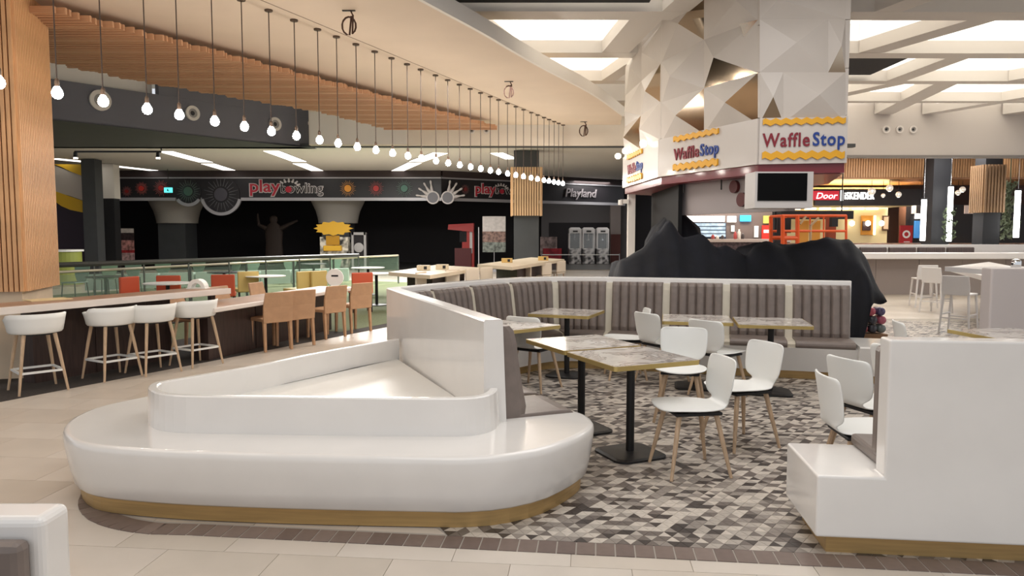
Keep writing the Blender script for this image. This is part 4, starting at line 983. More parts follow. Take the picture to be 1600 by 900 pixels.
cb = thing('black_canopy', 'black flat header hanging above the orange platform', 'header'); ob('header_box', MB().box(rx(1272, 22), 22.0, zat(1270, 336, 22)[1], rx(1344, 22)-rx(1232, 22), .4, .24), NEARBLK, cb)
for s_ in (-1, 1): ob('hanger', MB().tube([(rx(1272, 22)+s_*.8, 22, zat(1270, 336, 22)[1]), (rx(1272, 22)+s_*.8, 22, 4.3)], .02, 6), BLACK, cb)
kp = thing('dark_pillar', 'dark square pillar behind the orange platform', 'column'); ob('shaft', MB().prism(rcol(1210, 1222, 22.5), 0, 4.3), NEARBLK, kp); ob('foot', MB().prism(rcol(1209, 1223, 22.4), 0.0, .15), DARKPL, kp)

hsg = thing('hanging_sign', 'small red and white lit sign hanging behind the kiosk post', 'sign'); YH2 = 24.0
fhs = Face((rx(1018, YH2), YH2), (rx(1040, YH2), YH2))
panel(fhs, 'red_header', mat('hang_red', srgb(196, 40, 44), .4, emit=.6, ecol=srgb(196, 40, 44)), hsg, 1022, 293, 1036, 299, 0, .06); panel(fhs, 'white_panel', GLW, hsg, 1022, 299, 1036, 315, 0, .06)
ob('hanger', MB().tube([fhs.pt(fhs.L*.5, zat(1029, 293, YH2)[1], .03), fhs.pt(fhs.L*.5, 4.3, .03)], .015, 6), BLACK, hsg)
# ================================================================== BOWLING FRONT
YB0 = 34.0
bw = thing('bowling_front', 'dark bowling hall fascia with silver trim, sunbursts and lettering', 'shop front')
def bx(px, Y=YB0): return zat(px, 365, Y)[0]
P0, P1, P2 = (bx(184), YB0), (bx(690), YB0), (zat(975, 300, 40.)[0], 40.0)
fA, fB = Face(P0, P1), Face(P1, P2)
FB = mat('bowling_black', srgb(33, 30, 33), .35); SIL = mat('silver_trim', srgb(168, 166, 170), .35, .3)
panelA = lambda name, m, a, b, c, d, o0, o1: panel(fA, name, m, bw, a, b, c, d, o0, o1)
zT, zB = zat(400, 277, YB0)[1], zat(400, 311, YB0)[1]
for f_ in (fA, fB):
    ob('fascia_board', f_.rect(MB(), 0, f_.L, zB, zT, -.2, 0), FB, bw); ob('fascia_cap', f_.rect(MB(), 0, f_.L, zT, 4.52, -.25, .15), mat('dark_brown_cap', srgb(52, 40, 40), .6), bw)
    ob('silver_rail', f_.rect(MB(), 0, f_.L, zT-.06, zT+.06, -.02, .10), SIL, bw); 
    gaps = [(f_.uz(px_g, py_g)[0], R_g, f_.uz(px_g, py_g)[1]) for px_g, py_g, R_g in ((295, 299, .58), (346, 304, .85))] if f_ is fA else []
    u_ = 0
    for ug, R_g, zg in gaps:
        hw = math.sqrt(max(0, (R_g+.1)**2 - (zg-zB)**2)); ob('silver_rail', f_.rect(MB(), u_, max(u_+.02, ug-hw), zB-.08, zB+.06, -.02, .10), SIL, bw); u_ = ug+hw
    ob('silver_rail', f_.rect(MB(), u_, f_.L, zB-.08, zB+.06, -.02, .10), SIL, bw)
ob('silver_post', fA.rect(MB(), -.25, .05, 0, zT, -.1, .08), SIL, bw)
def burst(px, py, r, R, col, name, arc=False):
    r *= .8
    f_ = fA if px < 690 else fB; u, z = f_.uz(px, py); m = mat('burst_' + name, srgb(*col), .4)
    if arc:
        ob('round_board', f_.disc(MB(), u, z, R, -.1, .04, 32), FB, bw); ob('silver_arc', f_.ring(MB(), u, z, R-.03, R+.11, -.02, .10, 24, PI + math.asin(max(0, min(.95, (z-zB)/R))), 2*PI - math.asin(max(0, min(.95, (z-zB)/R)))), SIL, bw)
    bb_ = ob('burst_ball', f_.disc(MB(), u, z, r, .04, .09, 20), m, bw)
    g = MB(); n = 24
    for k in range(n):
        a = 2*PI*k/n; r0, r1 = r*1.25, r*1.25 + (R*.95-r*1.25)*(1 if k % 2 else .7); w_ = .012 + .012*R
        ca, sa = math.cos(a), math.sin(a); f_.poly(g, [(u+r0*ca+w_*sa, z+r0*sa-w_*ca), (u+r1*ca+w_*.4*sa, z+r1*sa-w_*.4*ca), (u+r1*ca-w_*.4*sa, z+r1*sa+w_*.4*ca), (u+r0*ca-w_*sa, z+r0*sa+w_*ca)], .04, .06)
    ob('burst_rays', g, mat('ray_' + name, tuple(.45*c+.06 for c in srgb(*col)), .5), bb_)
for px, py, r, R, col, nm, arc in ((199, 299, .10, .26, (150, 44, 44), 'dullred', False), (222, 294.5, .15, .32, (180, 52, 44), 'red', False), (253, 294, .16, .40, (170, 48, 44), 'red2', False),
                                   (295, 299, .26, .58, (70, 92, 76), 'green', True), (346, 304, .38, .85, (74, 72, 80), 'grey', True), (544, 294.5, .20, .40, (222, 150, 52), 'amber', False),
                                   (588, 294.5, .17, .38, (176, 52, 50), 'red3', False), (632, 294.5, .20, .42, (70, 108, 94), 'teal', False), (726, 296, .12, .25, (120, 44, 44), 'dimred', False)):
    burst(px, py, r, R, col, nm, arc)
WHL = mat('letter_white', srgb(206, 200, 200), .4); RDL = mat('letter_red', srgb(176, 40, 58), .4)
def logo(f_, x0, x1, y0, y1):
    h = y1-y0; w_ = x1-x0
    def tx(s_, m, a, b, c, d, o, bold): u0, u1, z0, z1 = fpx(f_, x0+w_*a, y0+h*c, x0+w_*b, y0+h*d); sign_text('lettering', s_, m, bw, f_, u0, u1, z0, z1, .03, o, bold)
    tx('play', WHL, -.005, .435, .02, 1.04, .06, .05); tx('play', RDL, .01, .42, .06, .99, .09, .012)
    tx('bowling', WHL, .42, 1.0, .22, 1.02, .06, .03); tx('bowling', NEARBLK, .43, .99, .27, .98, .09, -.01)
    u, z = f_.uz(x0+w_*.535, y0+h*.62); s_ = (f_.uz(x0+w_*.1, y0)[0]-f_.uz(x0, y0)[0])
    ob('red_ball', f_.disc(MB(), u, z, s_*.42, .09, .14, 20), RDL, bw)
    g = MB()
    for k in range(7):
        a = math.radians(20+140*k/6); c = (u+s_*1.25*math.cos(a), z+s_*.35+s_*.75*math.sin(a)); f_.disc(g, c[0], c[1], s_*.17, .03, .055, 12); f_.disc(g, c[0]+s_*.26*math.cos(a), c[1]+s_*.26*math.sin(a), s_*.12, .03, .055, 12)
    ob('pin_burst', g, WHL, bw)
logo(fA, 390, 506, 279.5, 306.5); logo(fB, 741, 818, 285, 308)
u0, u1, z0, z1 = fpx(fB, 882, 294, 931, 313); sign_text('lettering', 'Playland', mat('dim_letters', srgb(120, 114, 116), .4), bw, fB, u0, u1, z0, z1, .03, .1, .015, .2)
def pin(f_, u, z, a, L, m):                 # a bowling pin leaning by angle a
    prof_ = [(0, .12), (.1, .17), (.3, .2), (.5, .14), (.68, .085), (.8, .12), (.93, .12), (1.0, .03)]; R_2 = []
    for t_, w_ in prof_:
        cx, cz = u+math.cos(a)*t_*L, z+math.sin(a)*t_*L; q = [cx, cz, w_*L*.62]; R_2.append(q)
    g = MB(); rings = []
    for cx, cz, w_ in R_2: rings.append([f_.pt(cx - math.sin(a)*w_*math.cos(b), cz + math.cos(a)*w_*math.cos(b), .12 + w_*math.sin(b)) for b in [2*PI*k/10 for k in range(10)]])
    ob('bowling_pin', g.rings(rings), m, bw, smooth=True)
for px, angs in ((677, (172, 147, 122, 98)), (700, (82, 58, 33, 8))):
    u, z = fA.uz(px, 309); 
    for a in angs: pin(fA, u+.18*math.cos(math.radians(a)), z+.18*math.sin(math.radians(a)), math.radians(a), .62, WHL)
    ob('grey_ball', fA.disc(MB(), u, z, .24, .1, .22, 20), mat('ball_grey', srgb(92, 90, 96), .3), bw); ob('ball_ring', fA.ring(MB(), u, z, .24, .30, .08, .2, 20), WHL, bw)
ex = thing('exit_sign', 'glowing turquoise exit sign hanging before the bowling fascia', 'sign'); x, z = zat(263, 297, 33); ob('lit_box', MB().box(x, 33, z, .34, .08, .22), mat('exit_glow', (.1, .75, .72), .4, emit=1.6), ex)
fE = Face((x-.2, 32.95), (x+.2, 32.95)); ob('running_figure', fE.disc(fE.rect(fE.rect(MB(), .17, .22, z-.05, z+.02, .0, .02), .22, .27, z-.05, z-.02, .0, .02), .20, z+.045, .02, .0, .02, 10), NEARBLK, ex); ob('hanger', MB().tube([(x, 33, z+.1), (x, 33, 4.52)], .015, 6), BLACK, ex)
# interior
tag(ob('wall_bowling', MB().box(-8, 42.5, 2.2, 34, .2, 4.6), NEARBLK), 'black rear wall inside the bowling hall', kind='structure')
DIMC = mat('column_plaster', srgb(168, 163, 155), .8)
for k, (px, lab) in enumerate(((278, 'flared grey column inside the bowling hall, left one'), (529, 'flared grey column inside the bowling hall behind the yellow machine'))):
    Y = 36.0; x = zat(px, 365, Y)[0]; t = thing('flared_column', lab, 'column', (x, Y, 0)); zc = zat(px, 349, Y)[1]; zt_ = zat(px, 311, Y)[1]
    ob('shaft', MB().box(0, 0, zc/2, 1.3, 1.3, zc), CHAR, t); ob('flared_head', MB().lathe([(.94, zc), (.94, zc+.06), (.98, zc+.3), (1.06, zc+.6), (1.2, zc+.9), (1.36, zt_+.1), (1.5, 4.5)], 24), DIMC, t, smooth=True)
# kiddie machine, photo booth, arcade cabinet, banners
def mach(px0, px1, py0, Y): x0, x1 = zat(px0, 365, Y)[0], zat(px1, 365, Y)[0]; return x0, x1, zat(px0, py0, Y)[1]
x0, x1, zt_ = mach(495, 556, 347, 33.4); cx = (x0+x1)/2; YM = mat('machine_yellow', srgb(206, 160, 44), .5); ZEB = mat('zebra_print', srgb(210, 204, 190), .5, col2=srgb(30, 28, 28), vary=.0, scale=4, detail=1)
km = thing('arcade_machine', 'yellow childrens arcade machine with a starburst top', 'machine', (cx, 33.4, 0))
star = MB(); fk = Face((-1.2, -.45), (1.2, -.45)); zs = zat(520, 357, 33.4)[1]
pts = []
for k in range(24): a = 2*PI*k/24; r = 1.0 if k % 2 == 0 else .80; pts.append((1.2 + r*.88*math.cos(a), zs + r*.33*math.sin(a)))
ob('starburst_header', fk.poly(star, pts, 0, .12), YM, km); ob('body', MB().box(-.02, 0, .75, 1.25, .8, 1.5), ZEB, km); ob('play_window', MB().box(-.06, -.42, 1.35, .6, .06, .42), mat('machine_amber', srgb(176, 130, 30), .3), km)
ob('control_ledge', MB().box(-.05, -.5, 1.0, .8, .3, .24), YM, km, bevel=.04); ob('red_badge', MB().box(-.06, -.42, 1.68, .34, .06, .1), RED, km)
x0, x1, zt_ = mach(551, 573, 363, 33.6); pb = thing('photo_booth', 'pale framed photo booth beside the yellow arcade machine', 'machine', ((x0+x1)/2, 33.6, 0)); BTH = mat('booth_grey', srgb(160, 158, 158), .5)
ob('body', MB().box(0, .2, zt_/2, x1-x0-.1, .7, zt_-.05), NEARBLK, pb)
for s_ in (-1, 1): ob('frame_post', MB().box(s_*(x1-x0)/2*.88, -.2, zt_/2, .1, .1, zt_), BTH, pb)
ob('frame_top', MB().box(0, -.2, zt_-.06, x1-x0, .1, .12), BTH, pb); mb = MB().lathe([(.12, -.02), (.22, 0), (.22, .04), (.12, .06)], 16); mb.v = [(x, z-.25, y+1.02) for x, y, z in mb.v]; ob('steering_wheel', mb, BTH, pb)
x0, x1, zt_ = mach(700, 742, 349, 36); ac = thing('arcade_cabinet', 'red arcade cabinet with overhanging top by the bowling entrance', 'machine', ((x0+x1)/2, 36, 0)); AR = mat('arcade_red', srgb(176, 44, 40), .45)
ob('side_body', MB().prism([(.05, -.35), (.62, -.35), (.62, .4), (.05, .4)], 0, zt_-.3), AR, ac); ob('overhang', MB().rings([[(-.62, -.5, zt_-.3), (.62, -.5, zt_-.42), (.62, .4, zt_-.42), (-.62, .4, zt_-.3)], [(-.6, -.45, zt_-.06), (.62, -.45, zt_), (.62, .4, zt_), (-.6, .4, zt_-.06)]]), AR, ac)
ob('screen', MB().box(.1, -.37, 1.5, .34, .04, .5), NEARBLK, ac); ob('white_flash', MB().prism([(.42, -.38), (.55, -.38), (.55, -.35), (.42, -.35)], .7, 1.75), WHL, ac); ob('bumper', MB().box(.1, -.42, .5, .8, .1, .9), mat('arcade_dark', srgb(92, 30, 32), .5), ac)
def banner(px0, px1, py0, py1, Y, label, cols_):
    x0, x1 = zat(px0, 365, Y)[0], zat(px1, 365, Y)[0]; z1 = zat(px0, py0, Y)[1]; z0 = max(.05, zat(px0, py1, Y)[1]); t = thing('roll_up_banner', label, 'banner', ((x0+x1)/2, Y, 0)); w_ = x1-x0
    hh = z1-z0; zz = z1
    for k, (fr_, c) in enumerate(cols_):
        ob('printed_band', MB().box(0, 0, zz-hh*fr_/2, w_, .02, hh*fr_), mat('print_%s_%d' % (label[:6], k), srgb(*c), .6, vary=.55 if k else .1, scale=7), t); zz -= hh*fr_
    ob('base', MB().box(0, 0, .05, w_*1.04, .25, .1), SIL, t); ob('pole', MB().tube([(0, .05, .1), (0, .05, z1)], .015, 6), SIL, t); return t
banner(188, 209, 357, 409, 32.5, 'red black and white roll-up banner at the left of the bowling front', [(.13, (190, 182, 176)), (.22, (52, 40, 42)), (.30, (170, 120, 116)), (.08, (150, 40, 46)), (.27, (170, 140, 140))])
banner(754, 790, 338, 394, 32.0, 'tall white topped roll-up banner left of the slatted column', [(.42, (186, 180, 178)), (.30, (120, 96, 88)), (.28, (104, 110, 104))])
pst = thing('barrier_post', 'thin silver barrier post beside the red arcade cabinet', 'post', (zat(748, 365, 30)[0], 30, 0)); ob('pole', MB().tube([(0, 0, 0), (0, 0, zat(748, 355, 30)[1])], .02, 8), SIL, pst); ob('foot', MB().lathe([(.15, 0), (.15, .02), (.03, .04)], 16), SIL, pst)
sc = thing('figure_sculpture', 'dim brown figure sculpture with raised arms inside the bowling hall', 'sculpture', (zat(428, 365, 37)[0], 37, 0)); BRZ = mat('dim_bronze', srgb(58, 46, 40), .7)
zz = zat(428, 365, 37)[1]
ob('torso', MB().rings([[(a*r*math.cos(q), .3*r*math.sin(q), z) for q in [2*PI*k/12 for k in range(12)]] for z, r, a in ((0.0, .5, 1), (.6, .46, 1), (1.2, .42, 1), (1.7, .46, 1), (2.05, .34, 1), (2.2, .15, 1), (2.3, .2, 1), (2.45, .2, 1), (2.55, .08, 1))]), BRZ, sc, smooth=True)
for s_ in (-1, 1): ob('arm', MB().tube([(s_*.35, 0, 1.9), (s_*.75, 0, 2.1), (s_*(.8 if s_ < 0 else 1.2), 0, 2.65 if s_ < 0 else 2.3)], [.12, .09, .05], 8), BRZ, sc)
# yellow striped wall sign at far left, charcoal pier, lime counter
cs = thing('striped_sign', 'white wall sign with yellow curved borders left of the charcoal pier', 'sign'); fc_ = Face((zat(60, 365, 29)[0], 29), (zat(132, 365, 29)[0], 29))
def pp(f_, name, m, parent, pts, o0, o1): ob(name, f_.poly(MB(), [f_.uz(*p) for p in pts], o0, o1), m, parent)
YS = mat('sign_yellow', srgb(222, 178, 40), .5)
pp(fc_, 'backing', mat('purple_dark', srgb(52, 42, 56), .6), cs, [(60, 415), (132, 415), (132, 257), (60, 257)], -.1, 0)
pp(fc_, 'white_field', mat('sign_white', srgb(196, 188, 180), .5), cs, [(60, 304), (86, 300), (110, 306), (130, 313), (130, 274), (110, 268), (86, 259), (60, 252)], 0, .05)
pp(fc_, 'yellow_border', YS, cs, [(86, 257), (130, 257), (130, 275), (112, 268), (98, 261)], .05, .1); pp(fc_, 'yellow_border', YS, cs, [(60, 302), (88, 299), (108, 306), (131, 314), (131, 332), (112, 328), (98, 322), (86, 313), (60, 306)], .05, .1)
pier = thing('charcoal_pier', 'charcoal square pier at the left end of the bowling front', 'column'); ob('shaft', MB().prism(rcol(131, 152, 28.5), 0, 4.5), CHAR, pier); ob('white_capital', MB().prism(rcol(163, 181, 30.5), zat(170, 310, 30.5)[1], 4.5), WHITEM, pier); ob('side_shaft', MB().prism(rcol(163, 180, 30.5), 0, zat(170, 310, 30.5)[1]), DARKPL, pier)
lc_ = thing('lime_counter', 'lime green round counter with white top at far left', 'counter', (zat(98, 365, 24)[0], 24, 0)); zl = zat(98, 390, 24)[1]
ob('drum', MB().lathe([(.52, 0), (.52, zl-.06)], 28), mat('lime_paint', srgb(138, 146, 66), .5), lc_, smooth=False); ob('top', MB().lathe([(.58, zl-.06), (.58, zl)], 28), SHELL, lc_)
# track with two spotlights
tk = thing('track_light', 'black ceiling track with two small spotlights at left', 'lamp'); Yt = 21.0
a, b = zat(117, 237, Yt), zat(252, 235, Yt); ob('track', MB().box((a[0]+b[0])/2, Yt, a[1], b[0]-a[0], .05, .05), BLACK, tk)
for px in (118, 247):
    x, z = zat(px, 243, Yt); ob('spot_head', MB().lathe([(.03, .12), (.05, .08), (.06, -.06)], 12, (x, Yt, z)), BLACK, tk); ob('spot_lens', MB().lathe([(.055, -.09), (.055, -.06)], 12, (x, Yt, z)), mat('spot_lens', (1, .9, .75), .4, emit=20, ecol=(1, .88, .7)), tk)
ob('drop_rod', MB().tube([(b[0], Yt, b[1]), (b[0], Yt, 4.52)], .02, 6), BLACK, tk)
# recessed light strips of the forecourt ceiling
PG = mat('strip_panel_glow', (1, .97, .9), .5, emit=2.4, ecol=(1, .96, .88))
for k, (a, b, w_) in enumerate((((85, 247.5), (150, 254), .5), ((160, 257), (240, 266), .5), ((258, 236), (322, 253), .55), ((325, 255.5), (358, 265.5), .55), ((424, 235.5), (468, 252), .55), ((468, 255), (496, 266.5), .55), ((688, 238.5), (650, 252), .55), ((648, 254), (620, 267), .55), ((776, 238.5), (800, 248), .5))):
    p, q = Vector(at(*a, 4.52)), Vector(at(*b, 4.52)); d = (q-p).normalized(); n_ = Vector((-d.y, d.x))*w_*.5
    t = thing('ceiling_strip', '%s recessed light strip from the left in the forecourt ceiling' % ORD[k], 'lamp', (0, 0, 0), 0, 'recessed strips in the forecourt ceiling')
    ob('diffuser', MB().prism([tuple(p-n_), tuple(q-n_), tuple(q+n_), tuple(p+n_)], 4.50, 4.515), PG, t); n2 = n_*1.15
    ob('frame', MB().prism([tuple(p-n2), tuple(q-n2), tuple(q+n2), tuple(p+n2)], 4.508, 4.519), SIL, t)
# slat-collared column in the middle
YC = 25.5
clad_column('wrapped_column', 'charcoal column with a pale slatted wood collar behind the pendant row', rcol(799, 846, YC), zat(820, 337, YC)[1], zat(820, 261, YC)[1], 4.5, mat('slat_backing3', srgb(120, 84, 58), .8),
            mat('pale_slat', srgb(214, 176, 134), .5, vary=.1, scale=5, stretch=(5, 5, .5)), .085, .06, low_m=CHAR, up_m=CHAR, skip_gap=.28, shrink=.17)
# claw machines and arcade shop
ar = thing('arcade_shop', 'dim grey arcade shop interior behind the claw machines', 'shop front'); far_ = Face((zat(846, 365, 42)[0], 42), (zat(985, 365, 42)[0], 42))
panel(far_, 'rear_wall', mat('arcade_grey', srgb(96, 92, 92), .7), ar, 846, 316, 985, 412, -.1, 0); panel(far_, 'pale_pier', mat('pier_pale', srgb(150, 138, 132), .7), ar, 953, 318, 968, 412, 0, .3); panel(far_, 'red_pier_base', mat('pier_brown', srgb(96, 56, 50), .7), ar, 953, 366, 968, 412, .3, .34)
panel(far_, 'dark_opening', NEARBLK, ar, 858, 348, 952, 412, 0, .05); panel(far_, 'poster', mat('arcade_poster', srgb(150, 130, 126), .6, vary=.6, scale=3), ar, 844, 370, 870, 398, .05, .2); panel(far_, 'red_poster', mat('arcade_poster_red', srgb(150, 34, 44), .6, vary=.4, scale=3), ar, 848, 388, 877, 405, .2, .3)
cm = thing('claw_machine', '', 'machine'); CW = mat('claw_white', srgb(214, 210, 208), .4)
ob('base_cabinet', MB().box(0, 0, .42, .66, .7, .84), mat('claw_print', srgb(206, 202, 200), .4, col2=srgb(60, 58, 60), vary=0, scale=5, detail=1), cm, bevel=.03)
hd_ = ob('header', MB().rings([[(-.33, -.35, 1.66), (.33, -.35, 1.66), (.33, .35, 1.66), (-.33, .35, 1.66)], [(-.33, -.35, 1.88), (.33, -.35, 1.88), (.33, .35, 1.88), (-.33, .35, 1.88)], [(-.22, -.33, 1.98), (.22, -.33, 1.98), (.22, .33, 1.98), (-.22, .33, 1.98)]]), CW, cm)
for sx in (-1, 1):
    for sy in (-1, 1): ob('corner_post', MB().box(sx*.3, sy*.32, 1.25, .06, .06, .84), CW, cm)
ob('glass', MB().box(0, -.33, 1.25, .54, .01, .82), mat('claw_glass', (.8, .85, .88), .05, alpha=.18), cm); ob('claw', MB().tube([(0, 0, 1.66), (0, 0, 1.4)], .02, 6).lathe([(.08, 1.28), (.05, 1.36), (.02, 1.42)], 8), CHROME, cm); ob('back_panel', MB().box(0, .33, 1.25, .54, .02, .82), mat('claw_back', srgb(74, 74, 78), .5), cm); ob('emblem', MB().box(0, -.352, 1.77, .26, .01, .08), DARKPL, hd_)
cms = Spawn(cm)
for k, px in enumerate((898, 919, 941)): cms((zat(px, 365, 40.2)[0], 40.2, .004), 0, '%s of the three white claw machines' % ('leftmost', 'middle', 'rightmost')[k], 'white claw machines')
bt = thing('barrier_tape', 'thin pale barrier tape before the claw machines', 'barrier'); a, b = zat(846, 398, 38), zat(968, 400, 38); ob('tape', MB().box((a[0]+b[0])/2, 38, a[1], b[0]-a[0], .01, .05), SHELL, bt)
for x in (a[0], b[0]): ob('post', MB().tube([(x, 38, 0), (x, 38, a[1]+.05)], .025, 8), SIL, bt)
# ================================================================== GLASS BALUSTRADE AND GREEN SEATING
GLASS = mat('balustrade_glass', srgb(150, 176, 160), .05, alpha=.22)
gb = thing('glass_balustrade', 'glass balustrade with pale metal handrail across the green seating', 'railing')
A_, B_ = Vector(at(60, 427, .93)), Vector(at(622, 399, .93)); gd = (B_-A_).normalized(); gl = (B_-A_).length; ng = 7; ga = math.atan2(gd.y, gd.x)
ob('handrail', MB().tube([(A_.x, A_.y, .93), (B_.x, B_.y, .93)], .028, 8), mat('pale_rail', srgb(206, 200, 180), .3, .4), gb)
for k in range(ng):
    p = A_ + gd*(gl*(k+.5)/ng); ob('glass_panel', MB().box(p.x, p.y, .46, gl/ng-.04, .012, .84, ga), GLASS, gb)
for k in range(ng+1): p = A_ + gd*(gl*k/ng); ob('post', MB().box(p.x, p.y, .465, .03, .05, .93, ga), mat('post_grey', srgb(96, 104, 98), .4), gb)
gb2 = thing('rear_balustrade', 'second dark-railed balustrade behind the glass one', 'railing')
A2, B2 = Vector(at(60, 415, 1.06)), Vector(at(560, 399, 1.06)); g2d = (B2-A2).normalized(); g2l = (B2-A2).length; g2a = math.atan2(g2d.y, g2d.x)
ob('handrail', MB().tube([(A2.x, A2.y, 1.06), (B2.x, B2.y, 1.06)], .05, 8), mat('dark_rail', srgb(78, 80, 76), .3), gb2)
for k in range(9):
    p = A2 + g2d*(g2l*k/8); ob('post', MB().box(p.x, p.y, .53, .025, .025, 1.06, g2a), MATS['post_grey'], gb2)
low = thing('low_planter', 'pale low planter edging behind the green chairs', 'planter'); a, b = zat(130, 430, 20), zat(545, 428, 24)
m1 = mat('planter_mint', srgb(176, 196, 182), .5)
for k in range(8):
    t0, t1 = k/8+.004, (k+1)/8-.004; lerp = lambda t: (a[0]+(b[0]-a[0])*t, 20+(24-20)*t); q0, q1 = lerp(t0), lerp(t1)
    ob('panel', MB().prism([q0, q1, (q1[0], q1[1]+.2), (q0[0], q0[1]+.2)], .1, .52), m1, low)
gc = thing('green_chair', '', 'chair'); GRN = mat('green_plastic', srgb(112, 138, 116), .4)
ob('seat', MB().box(0, .0, .45, .42, .42, .03), GRN, gc, bevel=.012); ob('backrest', MB().rings([[(-.12, -.19, .45), (.12, -.19, .45), (.12, -.215, .45), (-.12, -.215, .45)], [(-.2, -.21, .62), (.2, -.21, .62), (.2, -.235, .62), (-.2, -.235, .62)], [(-.23, -.24, .86), (.23, -.24, .86), (.23, -.265, .86), (-.23, -.265, .86)]]), GRN, gc, bevel=.01)
for sx in (-1, 1):
    for sy in (-1, 1): ob('leg', MB().tube([(sx*.18, sy*.18, .45), (sx*.21, sy*.21, 0)], .014, 6), DARKPL, gc)
gcs = Spawn(gc)
for k, (px, py, rz) in enumerate(((118, 470, 2.9), (165, 462, 1.0), (205, 458, 3.3), (255, 452, .5), (305, 450, 3.0), (360, 448, 2.6), (395, 446, 3.4), (450, 444, 3.1), (520, 443, 2.9))):
    x, y = at(px, py); gcs((x, y, .004), rz, 'green plastic chair behind the glass rail, %s from the left' % ORD[k], 'green chairs behind the glass rail')
def rtable(px, py, z, r, label, m=SHELL):
    x, y = at(px, py, z); t = thing('round_table', label, 'table', (x, y, .005)); ob('top', MB().lathe([(r-.01, z-.025), (r, z-.02), (r, z-.005), (r-.01, z)], 28), m, t); ob('pole', MB().tube([(0, 0, .02), (0, 0, z-.02)], .035, 10), BLACK, t); ob('base', MB().lathe([(.25, 0), (.25, .015), (.05, .03)], 20), BLACK, t)
rtable(262, 442, .74, .42, 'round white table between the orange chairs behind the bar'); rtable(415, 431, .74, .42, 'round white table behind the yellow chair'); rtable(588, 427, .74, .42, 'round white table by the orange chair before the dark hall'); rtable(575, 418, .74, .45, 'rear round white table at the end of the glass rail'); rtable(165, 432, .74, .38, 'dark round table among the green chairs at left', DARKPL); rtable(350, 425, .74, .38, 'dark round table among the green chairs in the middle', DARKPL); rtable(490, 412, .74, .38, 'dark round table near the far end of the glass rail', DARKPL)
ORC = mat('orange_vinyl', srgb(204, 88, 56), .45); YLC = mat('yellow_vinyl', srgb(216, 190, 118), .45)
def lounge(name, m):
    t = thing(name, '', 'chair'); ob('seat', MB().box(0, .02, .43, .44, .44, .08), m, t, bevel=.02); ob('backrest', MB().box(0, -.21, .62, .44, .06, .44), m, t, bevel=.02)
    for sx in (-1, 1):
        for sy in (-1, 1): ob('leg', MB().box(sx*.19, sy*.19, .2, .035, .035, .4), DARKPL, t)
    return Spawn(t)
oc = lounge('orange_chair', ORC); yc = lounge('yellow_chair', YLC)
for k, (px, py, rz) in enumerate(((216, 453, -1.9), (268, 449, .2), (350, 447, .3), (563, 443, .4))):
    x, y = at(px, py, .6); oc((x, y, .004), rz, ('orange chair at the left of the round white table', 'orange chair behind the round white table', 'orange chair at the end of the bar top', 'orange chair beside the tan chairs before the dark hall')[k], 'orange chairs')
for k, (px, py, rz) in enumerate(((384, 441, .6), (466, 441, 1.0), (488, 440, 1.0))):
    x, y = at(px, py, .6); yc((x, y, .004), rz, 'yellow chair beyond the low table, %s from the left' % ORD[k], 'yellow chairs')
# round white menu stand and a napkin arch on the tables
mx, my = tp_(TL-.15, .35)
ms = thing('menu_disc', 'round white menu sign standing at the end of the low table', 'sign', (mx, my, .724)); mb = MB().lathe([(.15, -.008), (.155, 0), (.15, .008)], 28); mb.v = [(x, z, y+.16) for x, y, z in mb.v]; ob('disc', mb, SHELL, ms)
ob('foot', MB().box(0, 0, .006, .16, .08, .012), SHELL, ms); ob('print', MB().box(.0, -.0095, .19, .12, .002, .03), DARKPL, ms)
nx, ny = bp_(BL-.25, .35); na = thing('napkin_arch', 'white arched napkin holder at the end of the bar top', 'holder', (nx, ny, .8995)); g = MB()
for k in range(10):
    a, b = PI*k/10, PI*(k+1)/10; v = [(r*math.cos(q), yy, r*1.1*math.sin(q)) for q in (a, b) for r in (.07, .12) for yy in (-.07, .07)]; g.add(v, [(0, 1, 3, 2), (4, 6, 7, 5), (0, 4, 5, 1), (2, 3, 7, 6), (0, 2, 6, 4), (1, 5, 7, 3)])
ob('arch', g, SHELL, na); ob('base', MB().box(0, 0, .005, .26, .16, .01), SHELL, na)
px_, py_ = bp_(1.0, .45); tag(ob('paper_menu', MB().box(px_, py_, .905, .42, .28, .008, .9), mat('paper_cream', srgb(226, 206, 160), .7)), 'cream paper menu lying on the bar top near the column', 'menu')
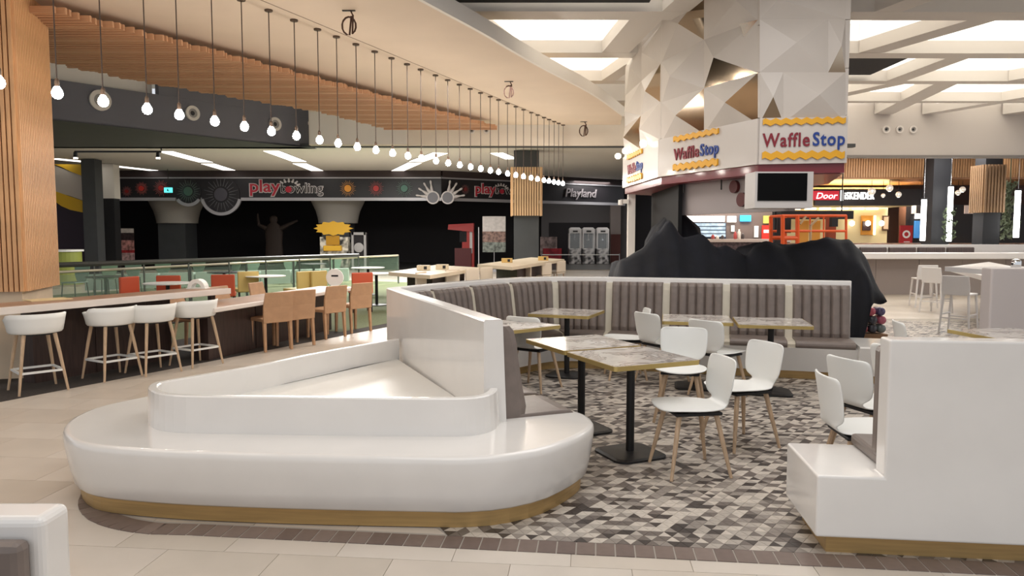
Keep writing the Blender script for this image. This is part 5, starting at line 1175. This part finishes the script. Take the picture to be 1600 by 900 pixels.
# ---- far high tables beyond the banquette
def fartable(pts, z, label, w0):
    t = thing('far_table', label, 'table'); q = [at(*p, z) for p in pts]; ob('top', MB().prism(q, z-.08, z), mat('far_table_white', srgb(226, 210, 186), .35), t); cx = sum(p[0] for p in q)/4; cy = sum(p[1] for p in q)/4
    ob('base', MB().prism([(cx+(p[0]-cx)*w0, cy+(p[1]-cy)*w0) for p in q], .006, z-.08), DKWOOD, t); return q
q1 = fartable([(607, 425), (672, 430), (752, 418), (680, 414)], .80, 'left far cream topped table beyond the tall white wall', .62)
q2 = fartable([(746, 413), (800, 417), (882, 405), (830, 402)], .86, 'right far cream topped table before the slatted column', .62)
fcx = Spawn(thing('far_chair', '', 'chair')); t = fcx.root; FCW = mat('far_chair_white', srgb(222, 208, 190), .4)
ob('seat', MB().box(0, 0, .46, .44, .44, .04), FCW, t, bevel=.015); ob('backrest', MB().box(0, -.2, .66, .46, .05, .34), FCW, t, bevel=.02)
for sx in (-1, 1):
    for sy in (-1, 1): ob('leg', MB().tube([(sx*.17, sy*.17, .46), (sx*.2, sy*.2, 0)], .016, 6), OAK, t)
for k, (px, py, rz) in enumerate(((645, 445, 1.2), (697, 440, .9), (728, 438, .9), (750, 435, .9), (812, 430, 2.4), (845, 426, .9), (868, 422, .9))):
    x, y = at(px, py, .55); fcx((x, y, .004), rz, 'cream chair at the far tables, %s from the left' % ORD[k], 'cream chairs at the far tables')
for k, (qq, s_, c, lab) in enumerate(((q1, .35, (222, 208, 180), 'left cream napkin box on the left far table'), (q1, .55, (226, 214, 190), 'right cream napkin box on the left far table'), (q2, .3, (214, 178, 108), 'left yellow napkin box on the right far table'), (q2, .72, (214, 178, 108), 'right yellow napkin box on the right far table'))):
    z = .80 if qq is q1 else .86; a = ((qq[0][0]+qq[3][0])/2*(1-s_)+(qq[1][0]+qq[2][0])/2*s_, (qq[0][1]+qq[3][1])/2*(1-s_)+(qq[1][1]+qq[2][1])/2*s_)
    s2_ = .3 if k % 2 == 0 else .6; a = (qq[0][0]*(1-s_)+qq[2][0]*s_, qq[0][1]*(1-s_)+qq[2][1]*s_)
    t = thing('napkin_box', lab, 'box', (a[0], a[1], z)); nb_ = ob('body', MB().box(0, 0, .06, .30, .16, .12), mat('napkin_%d' % (k//2), srgb(*c), .5), t, bevel=.01); ob('label_patch', MB().box(.05, -.082, .06, .07, .004, .07), DARKPL, nb_)
